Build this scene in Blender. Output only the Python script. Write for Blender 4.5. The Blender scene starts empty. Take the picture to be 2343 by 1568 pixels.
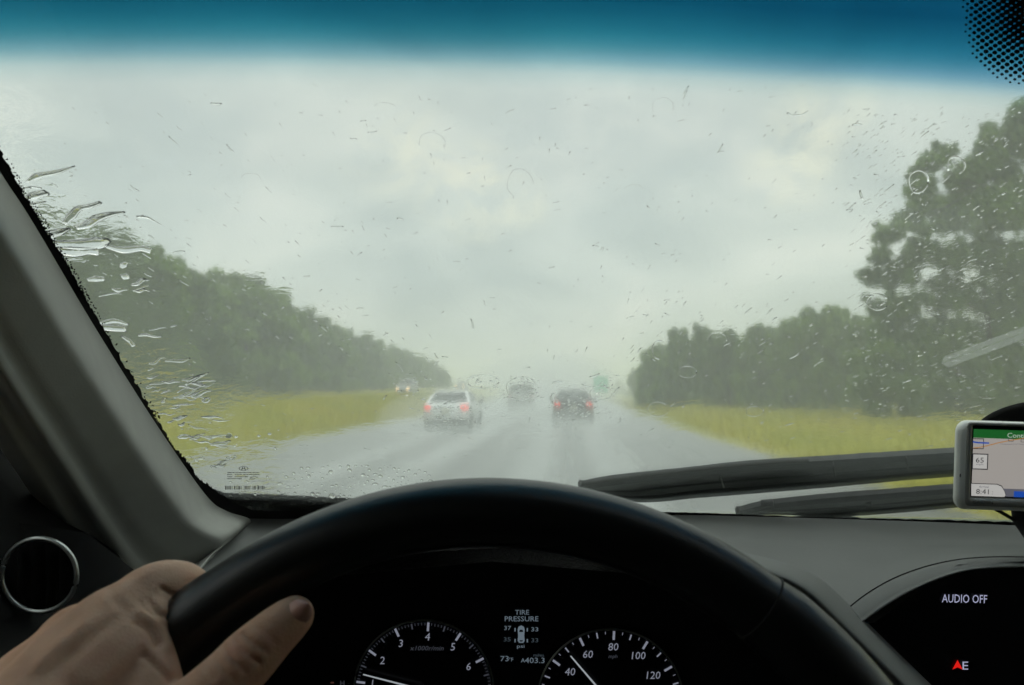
import bpy, bmesh, math, random
import numpy as np
from mathutils import Vector, Matrix

random.seed(7)
rng = np.random.default_rng(11)
S = bpy.context.scene
COL = S.collection
rad = math.radians

# ------------------------------------------------------------------ camera
F, CX, CY = 1786.0, 1171.0, 784.0          # measured focal length and centre of the photograph
VPX, VPY = 1295.0, 886.0                    # where the road vanishes in the photograph
PITCH = math.atan((VPY - CY) / F)
YAW = math.atan((VPX - CX) / F * math.cos(PITCH))
EYE = np.array([0, 0, 1.5])
cam = bpy.data.cameras.new('camera')
cam.sensor_width = 23.6
cam.lens = F / 2342 * 23.6
cam.clip_start = 0.02
cam.clip_end = 3000
cam.dof.use_dof = True
cam.dof.focus_distance = 1.0
cam.dof.aperture_fstop = 13.0
camo = bpy.data.objects.new('camera', cam)
camo.location = EYE
camo.rotation_euler = (math.pi / 2 + PITCH, 0, YAW)
COL.objects.link(camo)
S.camera = camo

# ------------------------------------------------------------------ exposure, sampling
S.view_settings.view_transform = 'Standard'
S.view_settings.look = 'None'
S.view_settings.gamma = 1
S.view_settings.exposure = 0.0
S.view_settings.use_curve_mapping = False
S.render.engine = 'CYCLES'
cy = S.cycles
cy.use_denoising = True
cy.max_bounces = 16
cy.diffuse_bounces = 4
cy.glossy_bounces = 4
cy.transmission_bounces = 14
cy.transparent_max_bounces = 24
cy.volume_bounces = 1
cy.caustics_refractive = True
cy.caustics_reflective = True
cy.sample_clamp_indirect = 6.0

# ------------------------------------------------------------------ node helpers
def nt(m):
    return m.node_tree.nodes, m.node_tree.links

def math_node(N, L, op, a, b=None, c=None, clamp=False):
    n = N.new('ShaderNodeMath'); n.operation = op; n.use_clamp = clamp
    for i, v in enumerate((a, b, c)):
        if v is None: continue
        if isinstance(v, (int, float)): n.inputs[i].default_value = v
        else: L.new(v, n.inputs[i])
    return n.outputs[0]

def ramp(N, L, fac, stops, interp='LINEAR'):
    n = N.new('ShaderNodeValToRGB'); n.color_ramp.interpolation = interp
    e = n.color_ramp.elements
    while len(e) < len(stops): e.new(0.5)
    for el, (p, c) in zip(e, stops):
        el.position = p; el.color = (*c, 1) if len(c) == 3 else c
    L.new(fac, n.inputs[0])
    return n.outputs[0]

def noise(N, L, vec, scale, detail=4, rough=0.55, dist=0.0):
    n = N.new('ShaderNodeTexNoise')
    n.inputs['Scale'].default_value = scale; n.inputs['Detail'].default_value = detail
    n.inputs['Roughness'].default_value = rough; n.inputs['Distortion'].default_value = dist
    if vec is not None: L.new(vec, n.inputs['Vector'])
    return n.outputs[0]

def mapping(N, L, vec, scale=(1, 1, 1), rot=(0, 0, 0), loc=(0, 0, 0)):
    n = N.new('ShaderNodeMapping'); L.new(vec, n.inputs[0])
    n.inputs['Scale'].default_value = scale; n.inputs['Rotation'].default_value = rot
    n.inputs['Location'].default_value = loc
    return n.outputs[0]

def mixc(N, L, fac, a, b, blend='MIX'):
    n = N.new('ShaderNodeMix'); n.data_type = 'RGBA'; n.blend_type = blend
    for s, v in ((n.inputs[0], fac), (n.inputs[6], a), (n.inputs[7], b)):
        if isinstance(v, (int, float)): s.default_value = v
        elif isinstance(v, tuple): s.default_value = (*v, 1) if len(v) == 3 else v
        else: L.new(v, s)
    return n.outputs[2]

# camera rays of the photograph -> directions in the world
def _Rx(a): return np.array([[1, 0, 0], [0, math.cos(a), -math.sin(a)], [0, math.sin(a), math.cos(a)]])
def _Rz(a): return np.array([[math.cos(a), -math.sin(a), 0], [math.sin(a), math.cos(a), 0], [0, 0, 1]])
ROT = _Rz(YAW) @ _Rx(math.pi / 2 + PITCH)
def pt(x, y, d):
    """point seen at (x, y) in the photograph, d metres ahead along the lens axis"""
    return EYE + ROT @ np.array([(x - CX) / F * d, (CY - y) / F * d, -d])
def ray(x, y):
    d = pt(x, y, 1.0) - EYE
    return d / np.linalg.norm(d)
def ptY(x, y, Y):
    d = ray(x, y)
    return EYE + d * (Y / d[1])

# ------------------------------------------------------------------ world: overcast sky
SUN_EL, SUN_AZ = rad(38), rad(150)
w = bpy.data.worlds.new('World'); S.world = w; w.use_nodes = True
N, L = w.node_tree.nodes, w.node_tree.links
N.clear()
out = N.new('ShaderNodeOutputWorld')
sky = N.new('ShaderNodeTexSky'); sky.sky_type = 'NISHITA'; sky.sun_disc = False
sky.sun_elevation = SUN_EL; sky.sun_rotation = SUN_AZ
bg1 = N.new('ShaderNodeBackground'); bg1.inputs[1].default_value = 0.06
L.new(sky.outputs[0], bg1.inputs[0])
tc = N.new('ShaderNodeTexCoord')
sep = N.new('ShaderNodeSeparateXYZ'); L.new(tc.outputs['Generated'], sep.inputs[0])
zz = math_node(N, L, 'MAXIMUM', sep.outputs[2], 0.0)
den = math_node(N, L, 'ADD', zz, 0.55)
px_ = math_node(N, L, 'DIVIDE', sep.outputs[0], den)
py_ = math_node(N, L, 'DIVIDE', sep.outputs[1], den)
cmb = N.new('ShaderNodeCombineXYZ'); L.new(px_, cmb.inputs[0]); L.new(py_, cmb.inputs[1])
n1 = noise(N, L, mapping(N, L, cmb.outputs[0], (1.0, 1.25, 1), loc=(3.1, 0.4, 0)), 3.0, 6, 0.50, 0.4)
n2 = noise(N, L, mapping(N, L, cmb.outputs[0], (1, 1, 1), loc=(9, 2, 0)), 11.0, 6, 0.6, 0.8)
cloud = ramp(N, L, n1, [(0.30, (0.42, 0.475, 0.475)), (0.5, (0.575, 0.62, 0.595)), (0.68, (0.72, 0.735, 0.69))])
# thin places in the cloud where warmer light comes through
acc = None
for (bx, by, br, amt) in [(1075, 440, 0.045, 1.0), (1010, 410, 0.04, .55), (1185, 465, 0.03, .7), (920, 350, 0.05, .5),
                          (1850, 285, 0.035, .9), (1800, 380, 0.04, .8), (1930, 250, .03, .4), (1840, 370, .03, .6)]:
    d = ray(bx, by)
    dp = N.new('ShaderNodeVectorMath'); dp.operation = 'DISTANCE'
    L.new(tc.outputs['Generated'], dp.inputs[0]); dp.inputs[1].default_value = tuple(d)
    mr = N.new('ShaderNodeMapRange'); mr.interpolation_type = 'SMOOTHERSTEP'
    L.new(dp.outputs['Value'], mr.inputs[0])
    mr.inputs[1].default_value = br * 2.0; mr.inputs[2].default_value = 0
    mr.inputs[3].default_value = 0; mr.inputs[4].default_value = amt
    acc = mr.outputs[0] if acc is None else math_node(N, L, 'MAXIMUM', acc, mr.outputs[0])
brk = math_node(N, L, 'MULTIPLY', acc, ramp(N, L, n2, [(0.40, (0,) * 3), (0.60, (1, 1, 1))]))
dk = None
for (bx, by, br) in [(1400, 345, .16), (1240, 300, .12), (1560, 330, .12), (420, 300, .16)]:      # heavier bellies of the rain cloud
    dp = N.new('ShaderNodeVectorMath'); dp.operation = 'DISTANCE'; L.new(tc.outputs['Generated'], dp.inputs[0]); dp.inputs[1].default_value = tuple(ray(bx, by))
    mr = N.new('ShaderNodeMapRange'); mr.interpolation_type = 'SMOOTHSTEP'; L.new(dp.outputs['Value'], mr.inputs[0])
    mr.inputs[1].default_value = br * 1.2; mr.inputs[2].default_value = 0; mr.inputs[3].default_value = 0; mr.inputs[4].default_value = 1
    dk = mr.outputs[0] if dk is None else math_node(N, L, 'MAXIMUM', dk, mr.outputs[0])
dk = math_node(N, L, 'MULTIPLY', dk, ramp(N, L, n2, [(.30, (.35,) * 3), (.60, (1,) * 3)]))
cloud = mixc(N, L, math_node(N, L, 'MULTIPLY', dk, .75), cloud, (.465, .525, .53))
cloud = mixc(N, L, brk, cloud, (0.85, 0.825, 0.67))
# an overcast sky is brighter overhead than at the horizon
el = ramp(N, L, zz, [(0.0, (0.82, 0.82, 0.81)), (0.14, (1.04, 1.04, 1.03)), (0.27, (.96, .965, .97)), (0.45, (1.05, 1.05, 1.05)), (1.0, (2.8, 2.8, 2.8))])
cloud = mixc(N, L, 1.0, cloud, el, 'MULTIPLY')
bg2 = N.new('ShaderNodeBackground'); bg2.inputs[1].default_value = 1.30
L.new(cloud, bg2.inputs[0])
mx = N.new('ShaderNodeMixShader'); mx.inputs[0].default_value = 0.95
L.new(bg1.outputs[0], mx.inputs[1]); L.new(bg2.outputs[0], mx.inputs[2])
L.new(mx.outputs[0], out.inputs[0])

sun = bpy.data.lights.new('sun', 'SUN'); sun.energy = 0.9; sun.angle = rad(20); sun.color = (1, .96, .9)
suno = bpy.data.objects.new('sun', sun); COL.objects.link(suno)
sd = Vector((math.sin(SUN_AZ) * math.cos(SUN_EL), math.cos(SUN_AZ) * math.cos(SUN_EL), math.sin(SUN_EL)))
suno.rotation_euler = sd.to_track_quat('Z', 'Y').to_euler()

# ------------------------------------------------------------------ materials
def mat(name, col, rough=0.6, metal=0.0, spec=0.5, var=0.0, vscale=8.0, bump=0.0, bscale=60.0, bdist=0.002, emit=None, estr=0.0, coat=0.0):
    m = bpy.data.materials.new(name); m.use_nodes = True
    N, L = nt(m); b = N['Principled BSDF']
    b.inputs['Base Color'].default_value = (*col, 1)
    b.inputs['Roughness'].default_value = rough
    b.inputs['Metallic'].default_value = metal
    b.inputs['Specular IOR Level'].default_value = spec
    b.inputs['Coat Weight'].default_value = coat
    tcn = N.new('ShaderNodeTexCoord')
    if var > 0:
        f = noise(N, L, tcn.outputs['Object'], vscale, 5, 0.6)
        lo = tuple(c * (1 - var) for c in col); hi = tuple(min(1, c * (1 + var)) for c in col)
        L.new(ramp(N, L, f, [(0.3, lo), (0.7, hi)]), b.inputs['Base Color'])
    if bump > 0:
        f = noise(N, L, tcn.outputs['Object'], bscale, 3, 0.6)
        bn = N.new('ShaderNodeBump'); bn.inputs['Strength'].default_value = bump; bn.inputs['Distance'].default_value = bdist
        L.new(f, bn.inputs['Height']); L.new(bn.outputs[0], b.inputs['Normal'])
    if emit:
        b.inputs['Emission Color'].default_value = (*emit, 1); b.inputs['Emission Strength'].default_value = estr
    return m

M = {}
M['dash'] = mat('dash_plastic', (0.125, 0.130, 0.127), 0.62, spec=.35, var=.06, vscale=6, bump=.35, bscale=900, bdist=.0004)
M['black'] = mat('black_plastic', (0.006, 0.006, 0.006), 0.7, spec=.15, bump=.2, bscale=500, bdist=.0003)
M['gloss_black'] = mat('gloss_black', (0.004, 0.004, 0.005), 0.25, spec=.15)
M['trim'] = mat('pillar_cloth', (0.335, 0.34, 0.318), 0.85, spec=.2, var=.05, vscale=30, bump=.3, bscale=700, bdist=.0005)
M['leather'] = mat('wheel_leather', (0.0055, 0.0058, 0.006), 0.36, spec=.5, var=.15, vscale=40, bump=.3, bscale=800, bdist=.0003)
M['stitch'] = mat('seam_thread', (0.008, 0.008, 0.008), 0.8)
M['chrome'] = mat('satin_metal', (0.42, 0.44, 0.43), 0.38, 1.0)
M['ring_metal'] = mat('gauge_ring_metal', (0.30, 0.33, 0.27), 0.3, 1.0)
M['frit'] = mat('black_ceramic', (0.004, 0.004, 0.004), 0.5, spec=.2)
M['cowl'] = mat('wet_cowl_plastic', (0.010, 0.0105, 0.011), 0.4, spec=.3, var=.6, vscale=120, bump=1.0, bscale=160, bdist=.004)
M['wiper'] = mat('wiper_plastic', (0.024, 0.0255, 0.027), 0.5, spec=.4, var=.45, vscale=60, bump=.3, bscale=200, bdist=.001)
M['rubber'] = mat('wiper_rubber', (0.008, 0.008, 0.008), 0.6)
M['hood'] = mat('dark_hood_paint', (0.05, 0.055, 0.058), 0.22, .2, coat=1.0)
M['cabin'] = mat('cabin_trim', (0.045, 0.044, 0.042), 0.9)
M['gps'] = mat('navigator_silver', (0.78, 0.79, 0.76), 0.4, .0, bump=.1, bscale=600, bdist=.0003)
M['gps_rim'] = mat('navigator_bezel', (0.26, 0.26, 0.25), 0.4, .2)
M['ink'] = mat('dark_print', (0.03, 0.03, 0.035), 0.6)
def glow(name, col, s): return mat(name, (0.01, 0.01, 0.01), .5, emit=col, estr=s)
M['dial_white'] = glow('dial_backlight', (0.52, 0.55, 0.68), .36)
M['dial_dim'] = glow('dial_backlight_dim', (0.35, 0.38, 0.48), .12)
M['needle'] = glow('needle_light', (.68, .74, .8), .45)
M['lcd'] = glow('lcd_backlight', (0.36, 0.46, 0.55), .32)
M['lcd_dim'] = glow('lcd_backlight_dim', (0.2, 0.27, 0.33), .2)
M['disp_white'] = glow('display_white', (.62, .64, .9), .55)
M['disp_red'] = glow('display_red', (1, .015, .01), .65)
M['amber'] = glow('warning_print', (.6, .25, .18), .12)
M['scr'] = glow('screen_map', (.60, .56, .52), .52)
M['scr_white'] = glow('screen_white', (.72, .71, .68), .58)
M['scr_green'] = glow('screen_green', (.015, .17, .03), .55)
M['scr_blue'] = glow('screen_blue', (.02, .11, .62), .55)
M['scr_road'] = glow('screen_road', (.60, .26, .04), .6)
M['scr_grey'] = glow('screen_grey', (.22, .22, .27), .45)
M['scr_ink'] = glow('screen_ink', (.03, .033, .045), .25)
M['scr_txt'] = glow('screen_header_text', (.62, .75, .62), .6)

# ------------------------------------------------------------------ mesh helpers
class MB:
    def __init__(s): s.v, s.f = [], []
    def add(s, vs, fs):
        b = len(s.v); s.v += [tuple(float(c) for c in p) for p in vs]; s.f += [tuple(i + b for i in f) for f in fs]
    def loft(s, rows, close=False, cap=False):
        n = len(rows[0]); vs = [p for r in rows for p in r]; fs = []
        for i in range(len(rows) - 1):
            for j in range(n if close else n - 1):
                k = (j + 1) % n
                fs.append((i * n + j, i * n + k, (i + 1) * n + k, (i + 1) * n + j))
        if cap:
            fs.append(tuple(range(n - 1, -1, -1))); fs.append(tuple((len(rows) - 1) * n + j for j in range(n)))
        s.add(vs, fs)
    def tube(s, path, radii, seg=10, cap=True, up=(0, 0, 1), flat=1.0):
        P = [Vector([float(c) for c in p]) for p in path]; rows = []
        radii = [float(radii)] * len(P) if isinstance(radii, (int, float)) else [float(q) for q in radii]
        for i, p in enumerate(P):
            t = (P[min(i + 1, len(P) - 1)] - P[max(i - 1, 0)]).normalized()
            u = Vector(up)
            if abs(t.dot(u)) > .97: u = Vector((1, 0, 0))
            a = t.cross(u).normalized(); b = a.cross(t).normalized()
            rows.append([p + radii[i] * (math.cos(2 * math.pi * k / seg) * a + flat * math.sin(2 * math.pi * k / seg) * b) for k in range(seg)])
        s.loft(rows, True, cap)
    def box(s, c, h):
        x, y, z = c; a, b, d = h
        vs = [(x + i * a, y + j * b, z + k * d) for i in (-1, 1) for j in (-1, 1) for k in (-1, 1)]
        s.add(vs, [(0, 1, 3, 2), (4, 6, 7, 5), (0, 4, 5, 1), (2, 3, 7, 6), (0, 2, 6, 4), (1, 5, 7, 3)])
    def cyl(s, c, axis, r, h, seg=20, r2=None):
        ax = Vector([float(q) for q in axis]).normalized(); c = Vector([float(q) for q in c]); s.tube([c - ax * h / 2, c + ax * h / 2], [r, r if r2 is None else r2], seg, True, (0.01, 0.3, 1))
    def mesh(s, name, smooth=True):
        me = bpy.data.meshes.new(name); me.from_pydata(s.v, [], s.f); me.validate()
        if smooth: me.polygons.foreach_set('use_smooth', [True] * len(me.polygons))
        return me
    def build(s, name, m, parent=None, smooth=True, fix=True, bevel=0.0):
        me = s.mesh(name, smooth)
        if fix:
            bm = bmesh.new(); bm.from_mesh(me); bmesh.ops.recalc_face_normals(bm, faces=bm.faces); bm.to_mesh(me); bm.free()
        return link(name, me, m, parent, bevel)

def link(name, me, m, parent=None, bevel=0.0):
    o = bpy.data.objects.new(name, me); COL.objects.link(o)
    if m is not None and len(me.materials) == 0: me.materials.append(m)
    if parent is not None: o.parent = parent
    if bevel:
        b = o.modifiers.new('b', 'BEVEL'); b.width = bevel; b.segments = 2; b.limit_method = 'ANGLE'
    return o

def tag(o, label=None, cat=None, group=None, kind=None):
    for k, v in (('label', label), ('category', cat), ('group', group), ('kind', kind)):
        if v: o[k] = v
    return o

def thing(name, label, cat, loc=(0, 0, 0), rz=0, group=None):
    o = bpy.data.objects.new(name, None); COL.objects.link(o); o.location = loc; o.rotation_euler = (0, 0, rz)
    o.empty_display_size = .1
    return tag(o, label, cat, group)

def smooth_curve(pts, n):
    """Catmull-Rom through points of any dimension, n samples per span"""
    P = [np.array(p, float) for p in pts]; P = [2 * P[0] - P[1]] + P + [2 * P[-1] - P[-2]]
    o = []
    for i in range(1, len(P) - 2):
        for k in range(n):
            t = k / n
            a, b, c, d = P[i - 1], P[i], P[i + 1], P[i + 2]
            o.append(.5 * (2 * b + (c - a) * t + (2 * a - 5 * b + 4 * c - d) * t * t + (3 * b - a - 3 * c + d) * t ** 3))
    o.append(P[-2])
    return o

_font_cache = {}
def font_polys(txt):
    if txt in _font_cache: return _font_cache[txt]
    cu = bpy.data.curves.new('t', 'FONT'); cu.body = txt; cu.align_x = 'CENTER'; cu.resolution_u = 2
    ob = bpy.data.objects.new('t', cu); COL.objects.link(ob)
    dg = bpy.context.evaluated_depsgraph_get(); dg.update()
    me = ob.evaluated_get(dg).to_mesh()
    v = np.array([tuple(q.co)[:2] for q in me.vertices]); f = [tuple(p.vertices) for p in me.polygons]
    ob.evaluated_get(dg).to_mesh_clear()
    bpy.data.objects.remove(ob); bpy.data.curves.remove(cu)
    v[:, 1] -= (v[:, 1].max() + v[:, 1].min()) / 2; v[:, 0] -= (v[:, 0].max() + v[:, 0].min()) / 2
    _font_cache[txt] = (v, f)
    return v, f

# ================================================================== THE OUTSIDE
# ------------------------------------------------------------------ ground
def sm(a, b, x):
    t = np.clip((x - a) / (b - a), 0, 1); return t * t * (3 - 2 * t)
def zg(X, Y):
    X = np.asarray(X, float); Y = np.asarray(Y, float)
    hump = 1.0 * sm(-8.0, -12.5, X)
    opp = -.35 * sm(-13, -14.3, X) + .55 * sm(-20, -25, X)
    rr = .12 * sm(6, 10, X) + .2 * sm(14, 24, X)
    return hump + opp + rr
xs = np.concatenate([np.linspace(-400, -40, 10), np.linspace(-36, -24, 7), np.linspace(-23, -5, 70), np.linspace(-4.5, 4, 8), np.linspace(4.4, 22, 36), np.linspace(26, 60, 8), np.linspace(80, 400, 8)])
ys = np.concatenate([np.linspace(-30, 2, 6), np.linspace(4, 90, 70), np.linspace(95, 220, 24), np.linspace(240, 900, 12)])
mb = MB(); mb.loft([[(x, y, float(zg(x, y)) - .006) for x in xs] for y in ys])
mg = bpy.data.materials.new('wet_summer_grass'); mg.use_nodes = True
N, L = nt(mg); b = N['Principled BSDF']; tcn = N.new('ShaderNodeTexCoord')
f1 = noise(N, L, mapping(N, L, tcn.outputs['Object'], (1, .45, 1)), .35, 6, .65)
f2 = noise(N, L, tcn.outputs['Object'], 9, 4, .7)
c1 = ramp(N, L, f1, [(.3, (.21, .25, .035)), (.48, (.335, .325, .050)), (.68, (.43, .345, .075))])
c2 = mixc(N, L, .5, c1, ramp(N, L, f2, [(.3, (.17, .20, .012)), (.7, (.42, .37, .04))]))
L.new(c2, b.inputs['Base Color']); b.inputs['Roughness'].default_value = .8; b.inputs['Specular IOR Level'].default_value = .15
bn = N.new('ShaderNodeBump'); bn.inputs['Strength'].default_value = .8; bn.inputs['Distance'].default_value = .06
L.new(f2, bn.inputs['Height']); L.new(bn.outputs[0], b.inputs['Normal'])
M['grass'] = mg
tag(mb.build('grass_verge', mg), kind='structure')

# ------------------------------------------------------------------ roads
def road_edges(Y):
    r = 4.15 + .7 * (1 - sm(12, 24, Y)); l = -7.7 - .6 * (1 - sm(14, 26, Y))
    return float(l), float(r)
mr_ = bpy.data.materials.new('wet_asphalt'); mr_.use_nodes = True
N, L = nt(mr_); b = N['Principled BSDF']; tcn = N.new('ShaderNodeTexCoord')
lane = noise(N, L, mapping(N, L, tcn.outputs['Object'], (1.35, .012, 1), loc=(.35, 0, 0)), 1.0, 3, .5)
fine = noise(N, L, tcn.outputs['Object'], 30, 4, .7)
pud = noise(N, L, mapping(N, L, tcn.outputs['Object'], (.8, .06, 1)), 1.3, 5, .6)
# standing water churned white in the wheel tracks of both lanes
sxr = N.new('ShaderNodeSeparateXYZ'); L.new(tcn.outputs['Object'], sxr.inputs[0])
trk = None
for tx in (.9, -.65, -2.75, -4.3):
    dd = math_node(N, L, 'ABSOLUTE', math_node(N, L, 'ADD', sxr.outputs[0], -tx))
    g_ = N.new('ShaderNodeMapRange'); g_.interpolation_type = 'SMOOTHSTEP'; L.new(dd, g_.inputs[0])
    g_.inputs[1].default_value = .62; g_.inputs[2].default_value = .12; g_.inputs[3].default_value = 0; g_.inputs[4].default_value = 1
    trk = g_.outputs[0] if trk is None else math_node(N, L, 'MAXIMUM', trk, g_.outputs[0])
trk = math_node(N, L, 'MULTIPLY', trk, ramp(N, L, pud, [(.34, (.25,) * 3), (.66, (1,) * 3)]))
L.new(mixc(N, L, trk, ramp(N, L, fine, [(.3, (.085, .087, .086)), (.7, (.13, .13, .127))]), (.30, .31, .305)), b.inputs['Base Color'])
rsum = math_node(N, L, 'ADD', math_node(N, L, 'MULTIPLY', lane, .6), math_node(N, L, 'MULTIPLY', pud, .4))
L.new(ramp(N, L, rsum, [(.36, (.22,) * 3), (.62, (.40,) * 3)]), b.inputs['Roughness'])
b.inputs['Specular IOR Level'].default_value = .5
bn = N.new('ShaderNodeBump'); bn.inputs['Strength'].default_value = .12; bn.inputs['Distance'].default_value = .006
L.new(fine, bn.inputs['Height']); L.new(bn.outputs[0], b.inputs['Normal'])
M['road'] = mr_
mb = MB(); rows = []
for Y in np.concatenate([np.linspace(-30, 60, 61), np.linspace(65, 900, 60)]):
    l, r = road_edges(Y); rows.append([(l + (r - l) * t, Y, .0) for t in np.linspace(0, 1, 9)])
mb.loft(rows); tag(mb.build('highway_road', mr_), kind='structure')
mb = MB(); mb.loft([[(x, Y, float(zg(x, Y)) + .03) for x in (-20.5, -19, -17, -15, -14.3)] for Y in np.linspace(-10, 600, 80)])
tag(mb.build('opposite_road', mr_), kind='structure')
# thin worn lines, nearly drowned by the standing water
M['paint'] = mat('worn_road_paint', (.30, .30, .28), .45, var=.5, vscale=3)
mb = MB()
for k in range(24):
    y0 = 8 + 12.2 * k
    mb.add([(-1.72, y0, .006), (-1.60, y0, .006), (-1.60, y0 + 3, .006), (-1.72, y0 + 3, .006)], [(0, 1, 2, 3)])
mk = tag(mb.build('lane_marking', M['paint'], smooth=False), kind='structure')

# ------------------------------------------------------------------ grass blades along the verges (uncountable)
def blades(n, xr, yr, h, name):
    u = rng.random(n) ** 1.6
    Y = yr[0] + (yr[1] - yr[0]) * u
    X = rng.uniform(xr[0], xr[1], n)
    ok = np.array([not (road_edges(y)[0] - .05 < x < road_edges(y)[1] + .05) for x, y in zip(X, Y)])
    X, Y = X[ok], Y[ok]; n = len(X)
    Z = zg(X, Y); a = rng.uniform(0, 2 * math.pi, n); hh = h * rng.uniform(.5, 1.3, n); wd = .012 + .0006 * Y
    lx, ly = rng.normal(0, .35, n) * hh, rng.normal(0, .35, n) * hh
    v = np.zeros((n, 3, 3))
    v[:, 0] = np.stack([X - np.cos(a) * wd, Y - np.sin(a) * wd, Z - .01], 1)
    v[:, 1] = np.stack([X + np.cos(a) * wd, Y + np.sin(a) * wd, Z - .01], 1)
    v[:, 2] = np.stack([X + lx, Y + ly, Z + hh], 1)
    me = bpy.data.meshes.new(name); me.from_pydata(v.reshape(-1, 3).tolist(), [], np.arange(3 * n).reshape(-1, 3).tolist())
    return tag(link(name, me, M['blade']), kind='stuff')
mbd = bpy.data.materials.new('grass_blade'); mbd.use_nodes = True
N, L = nt(mbd); b = N['Principled BSDF']; tcn = N.new('ShaderNodeTexCoord')
f1 = noise(N, L, mapping(N, L, tcn.outputs['Object'], (1, .45, 1)), .35, 6, .65)
f2 = noise(N, L, tcn.outputs['Object'], 5, 2, .7)
L.new(mixc(N, L, .5, ramp(N, L, f1, [(.3, (.21, .25, .035)), (.48, (.335, .325, .050)), (.68, (.43, .345, .075))]),
           ramp(N, L, f2, [(.3, (.17, .21, .012)), (.7, (.43, .38, .045))])), b.inputs['Base Color'])
b.inputs['Roughness'].default_value = .7; b.inputs['Specular IOR Level'].default_value = .2
M['blade'] = mbd
blades(60000, (-13, -7.6), (8, 95), .09, 'median_grass')
blades(60000, (4.1, 20), (8, 90), .09, 'roadside_grass')

# ------------------------------------------------------------------ trees
def leaf_mat(name, stops, trans=.45):
    m = bpy.data.materials.new(name); m.use_nodes = True
    N, L = nt(m); N.clear()
    o = N.new('ShaderNodeOutputMaterial'); tcn = N.new('ShaderNodeTexCoord'); oi = N.new('ShaderNodeObjectInfo')
    g = N.new('ShaderNodeNewGeometry')
    f = noise(N, L, tcn.outputs['Object'], .9, 4, .7)
    s = math_node(N, L, 'ADD', math_node(N, L, 'MULTIPLY', f, .75), math_node(N, L, 'MULTIPLY', g.outputs['Random Per Island'], .3))
    s = math_node(N, L, 'ADD', s, math_node(N, L, 'MULTIPLY', math_node(N, L, 'SUBTRACT', oi.outputs['Random'], .5), .18))
    c = ramp(N, L, s, stops)
    d = N.new('ShaderNodeBsdfDiffuse'); t = N.new('ShaderNodeBsdfTranslucent'); gl = N.new('ShaderNodeBsdfGlossy')
    gl.inputs['Roughness'].default_value = .45; gl.inputs[0].default_value = (.6, .65, .6, 1)
    L.new(c, d.inputs[0]); L.new(mixc(N, L, 1.0, c, (1.2, 1.3, .6), 'MULTIPLY'), t.inputs[0])
    a = N.new('ShaderNodeMixShader'); a.inputs[0].default_value = trans
    L.new(d.outputs[0], a.inputs[1]); L.new(t.outputs[0], a.inputs[2])
    e = N.new('ShaderNodeMixShader'); e.inputs[0].default_value = .05
    L.new(a.outputs[0], e.inputs[1]); L.new(gl.outputs[0], e.inputs[2]); L.new(e.outputs[0], o.inputs[0])
    return m
M['leaf_dark'] = leaf_mat('leaf_dark', [(.30, (.030, .058, .009)), (.52, (.098, .168, .020)), (.74, (.18, .26, .034))])
M['leaf_mid'] = leaf_mat('leaf_mid', [(.30, (.032, .066, .009)), (.52, (.108, .188, .020)), (.74, (.20, .295, .034))])
M['leaf_far'] = leaf_mat('leaf_far', [(.30, (.030, .058, .010)), (.52, (.098, .166, .021)), (.74, (.18, .26, .034))])
M['bark'] = mat('bark', (.06, .05, .042), .9, var=.4, vscale=5, bump=.6, bscale=20, bdist=.02)

def leaves_mesh(name, clusters, dens, size, r_=rng):
    """clusters: (centre, radius) lumps; many small leaf faces spread through each, denser towards its outside"""
    C, Rr = [], []
    for c, r in clusters:
        n = int(dens * r * r)
        d = r_.normal(size=(n, 3)); d /= np.linalg.norm(d, axis=1)[:, None]
        q = r * r_.random(n) ** .42 * r_.uniform(.75, 1.12, n)
        C.append(np.array(c) + d * q[:, None] * np.array([1, 1, .85]))
    C = np.concatenate(C); n = len(C)
    a = r_.normal(size=(n, 3)); a /= np.linalg.norm(a, axis=1)[:, None]
    t = r_.normal(size=(n, 3)); bb = np.cross(a, t); bb /= np.linalg.norm(bb, axis=1)[:, None]
    s = size * r_.uniform(.6, 1.35, n)[:, None]
    v = np.stack([C - a * s, C + bb * s * .55, C + a * s, C - bb * s * .55], 1).reshape(-1, 3)
    me = bpy.data.meshes.new(name)
    me.from_pydata(v.tolist(), [], np.arange(4 * n).reshape(-1, 4).tolist())
    return me

def tree_proto(seed, h, wd, dens, size, low=.12):
    r_ = np.random.default_rng(seed); cl = []
    nb = 44
    for i in range(nb):
        t = (i + .5) / nb; z = h * (low + (.98 - low) * t)
        prof = math.sin(math.pi * min(1, .2 + .8 * t) ** .8) ** .6 if t > .15 else .95
        a = r_.uniform(0, 2 * math.pi); q = wd * prof * r_.uniform(.25, .85)
        cl.append(((math.cos(a) * q, math.sin(a) * q, z), wd * r_.uniform(.20, .46) * (1.1 - .4 * t)))
    for i in range(26):      # loose sprigs breaking the outline
        a = r_.uniform(0, 2 * math.pi); t = r_.uniform(.55, 1.04); q = wd * r_.uniform(.1, 1.0) * math.sqrt(max(.02, 1.12 - t))
        cl.append(((math.cos(a) * q, math.sin(a) * q, h * t), wd * r_.uniform(.07, .20)))
    cr = leaves_mesh('crown', cl, dens, size, r_)
    tb = MB(); lean = r_.normal(0, .25, 2)
    tb.tube([(0, 0, -.3), (lean[0] * .3, lean[1] * .3, h * .35), (lean[0], lean[1], h * .85)], [h * .02, h * .014, h * .004], 8)
    for c, r in cl[::3]:
        tb.tube([(lean[0] * .4, lean[1] * .4, c[2] * .6), ((c[0]) * .6, c[1] * .6, c[2] * .88), c], [h * .007, h * .005, h * .002], 6)
    return cr, tb.mesh('trunk')

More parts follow.
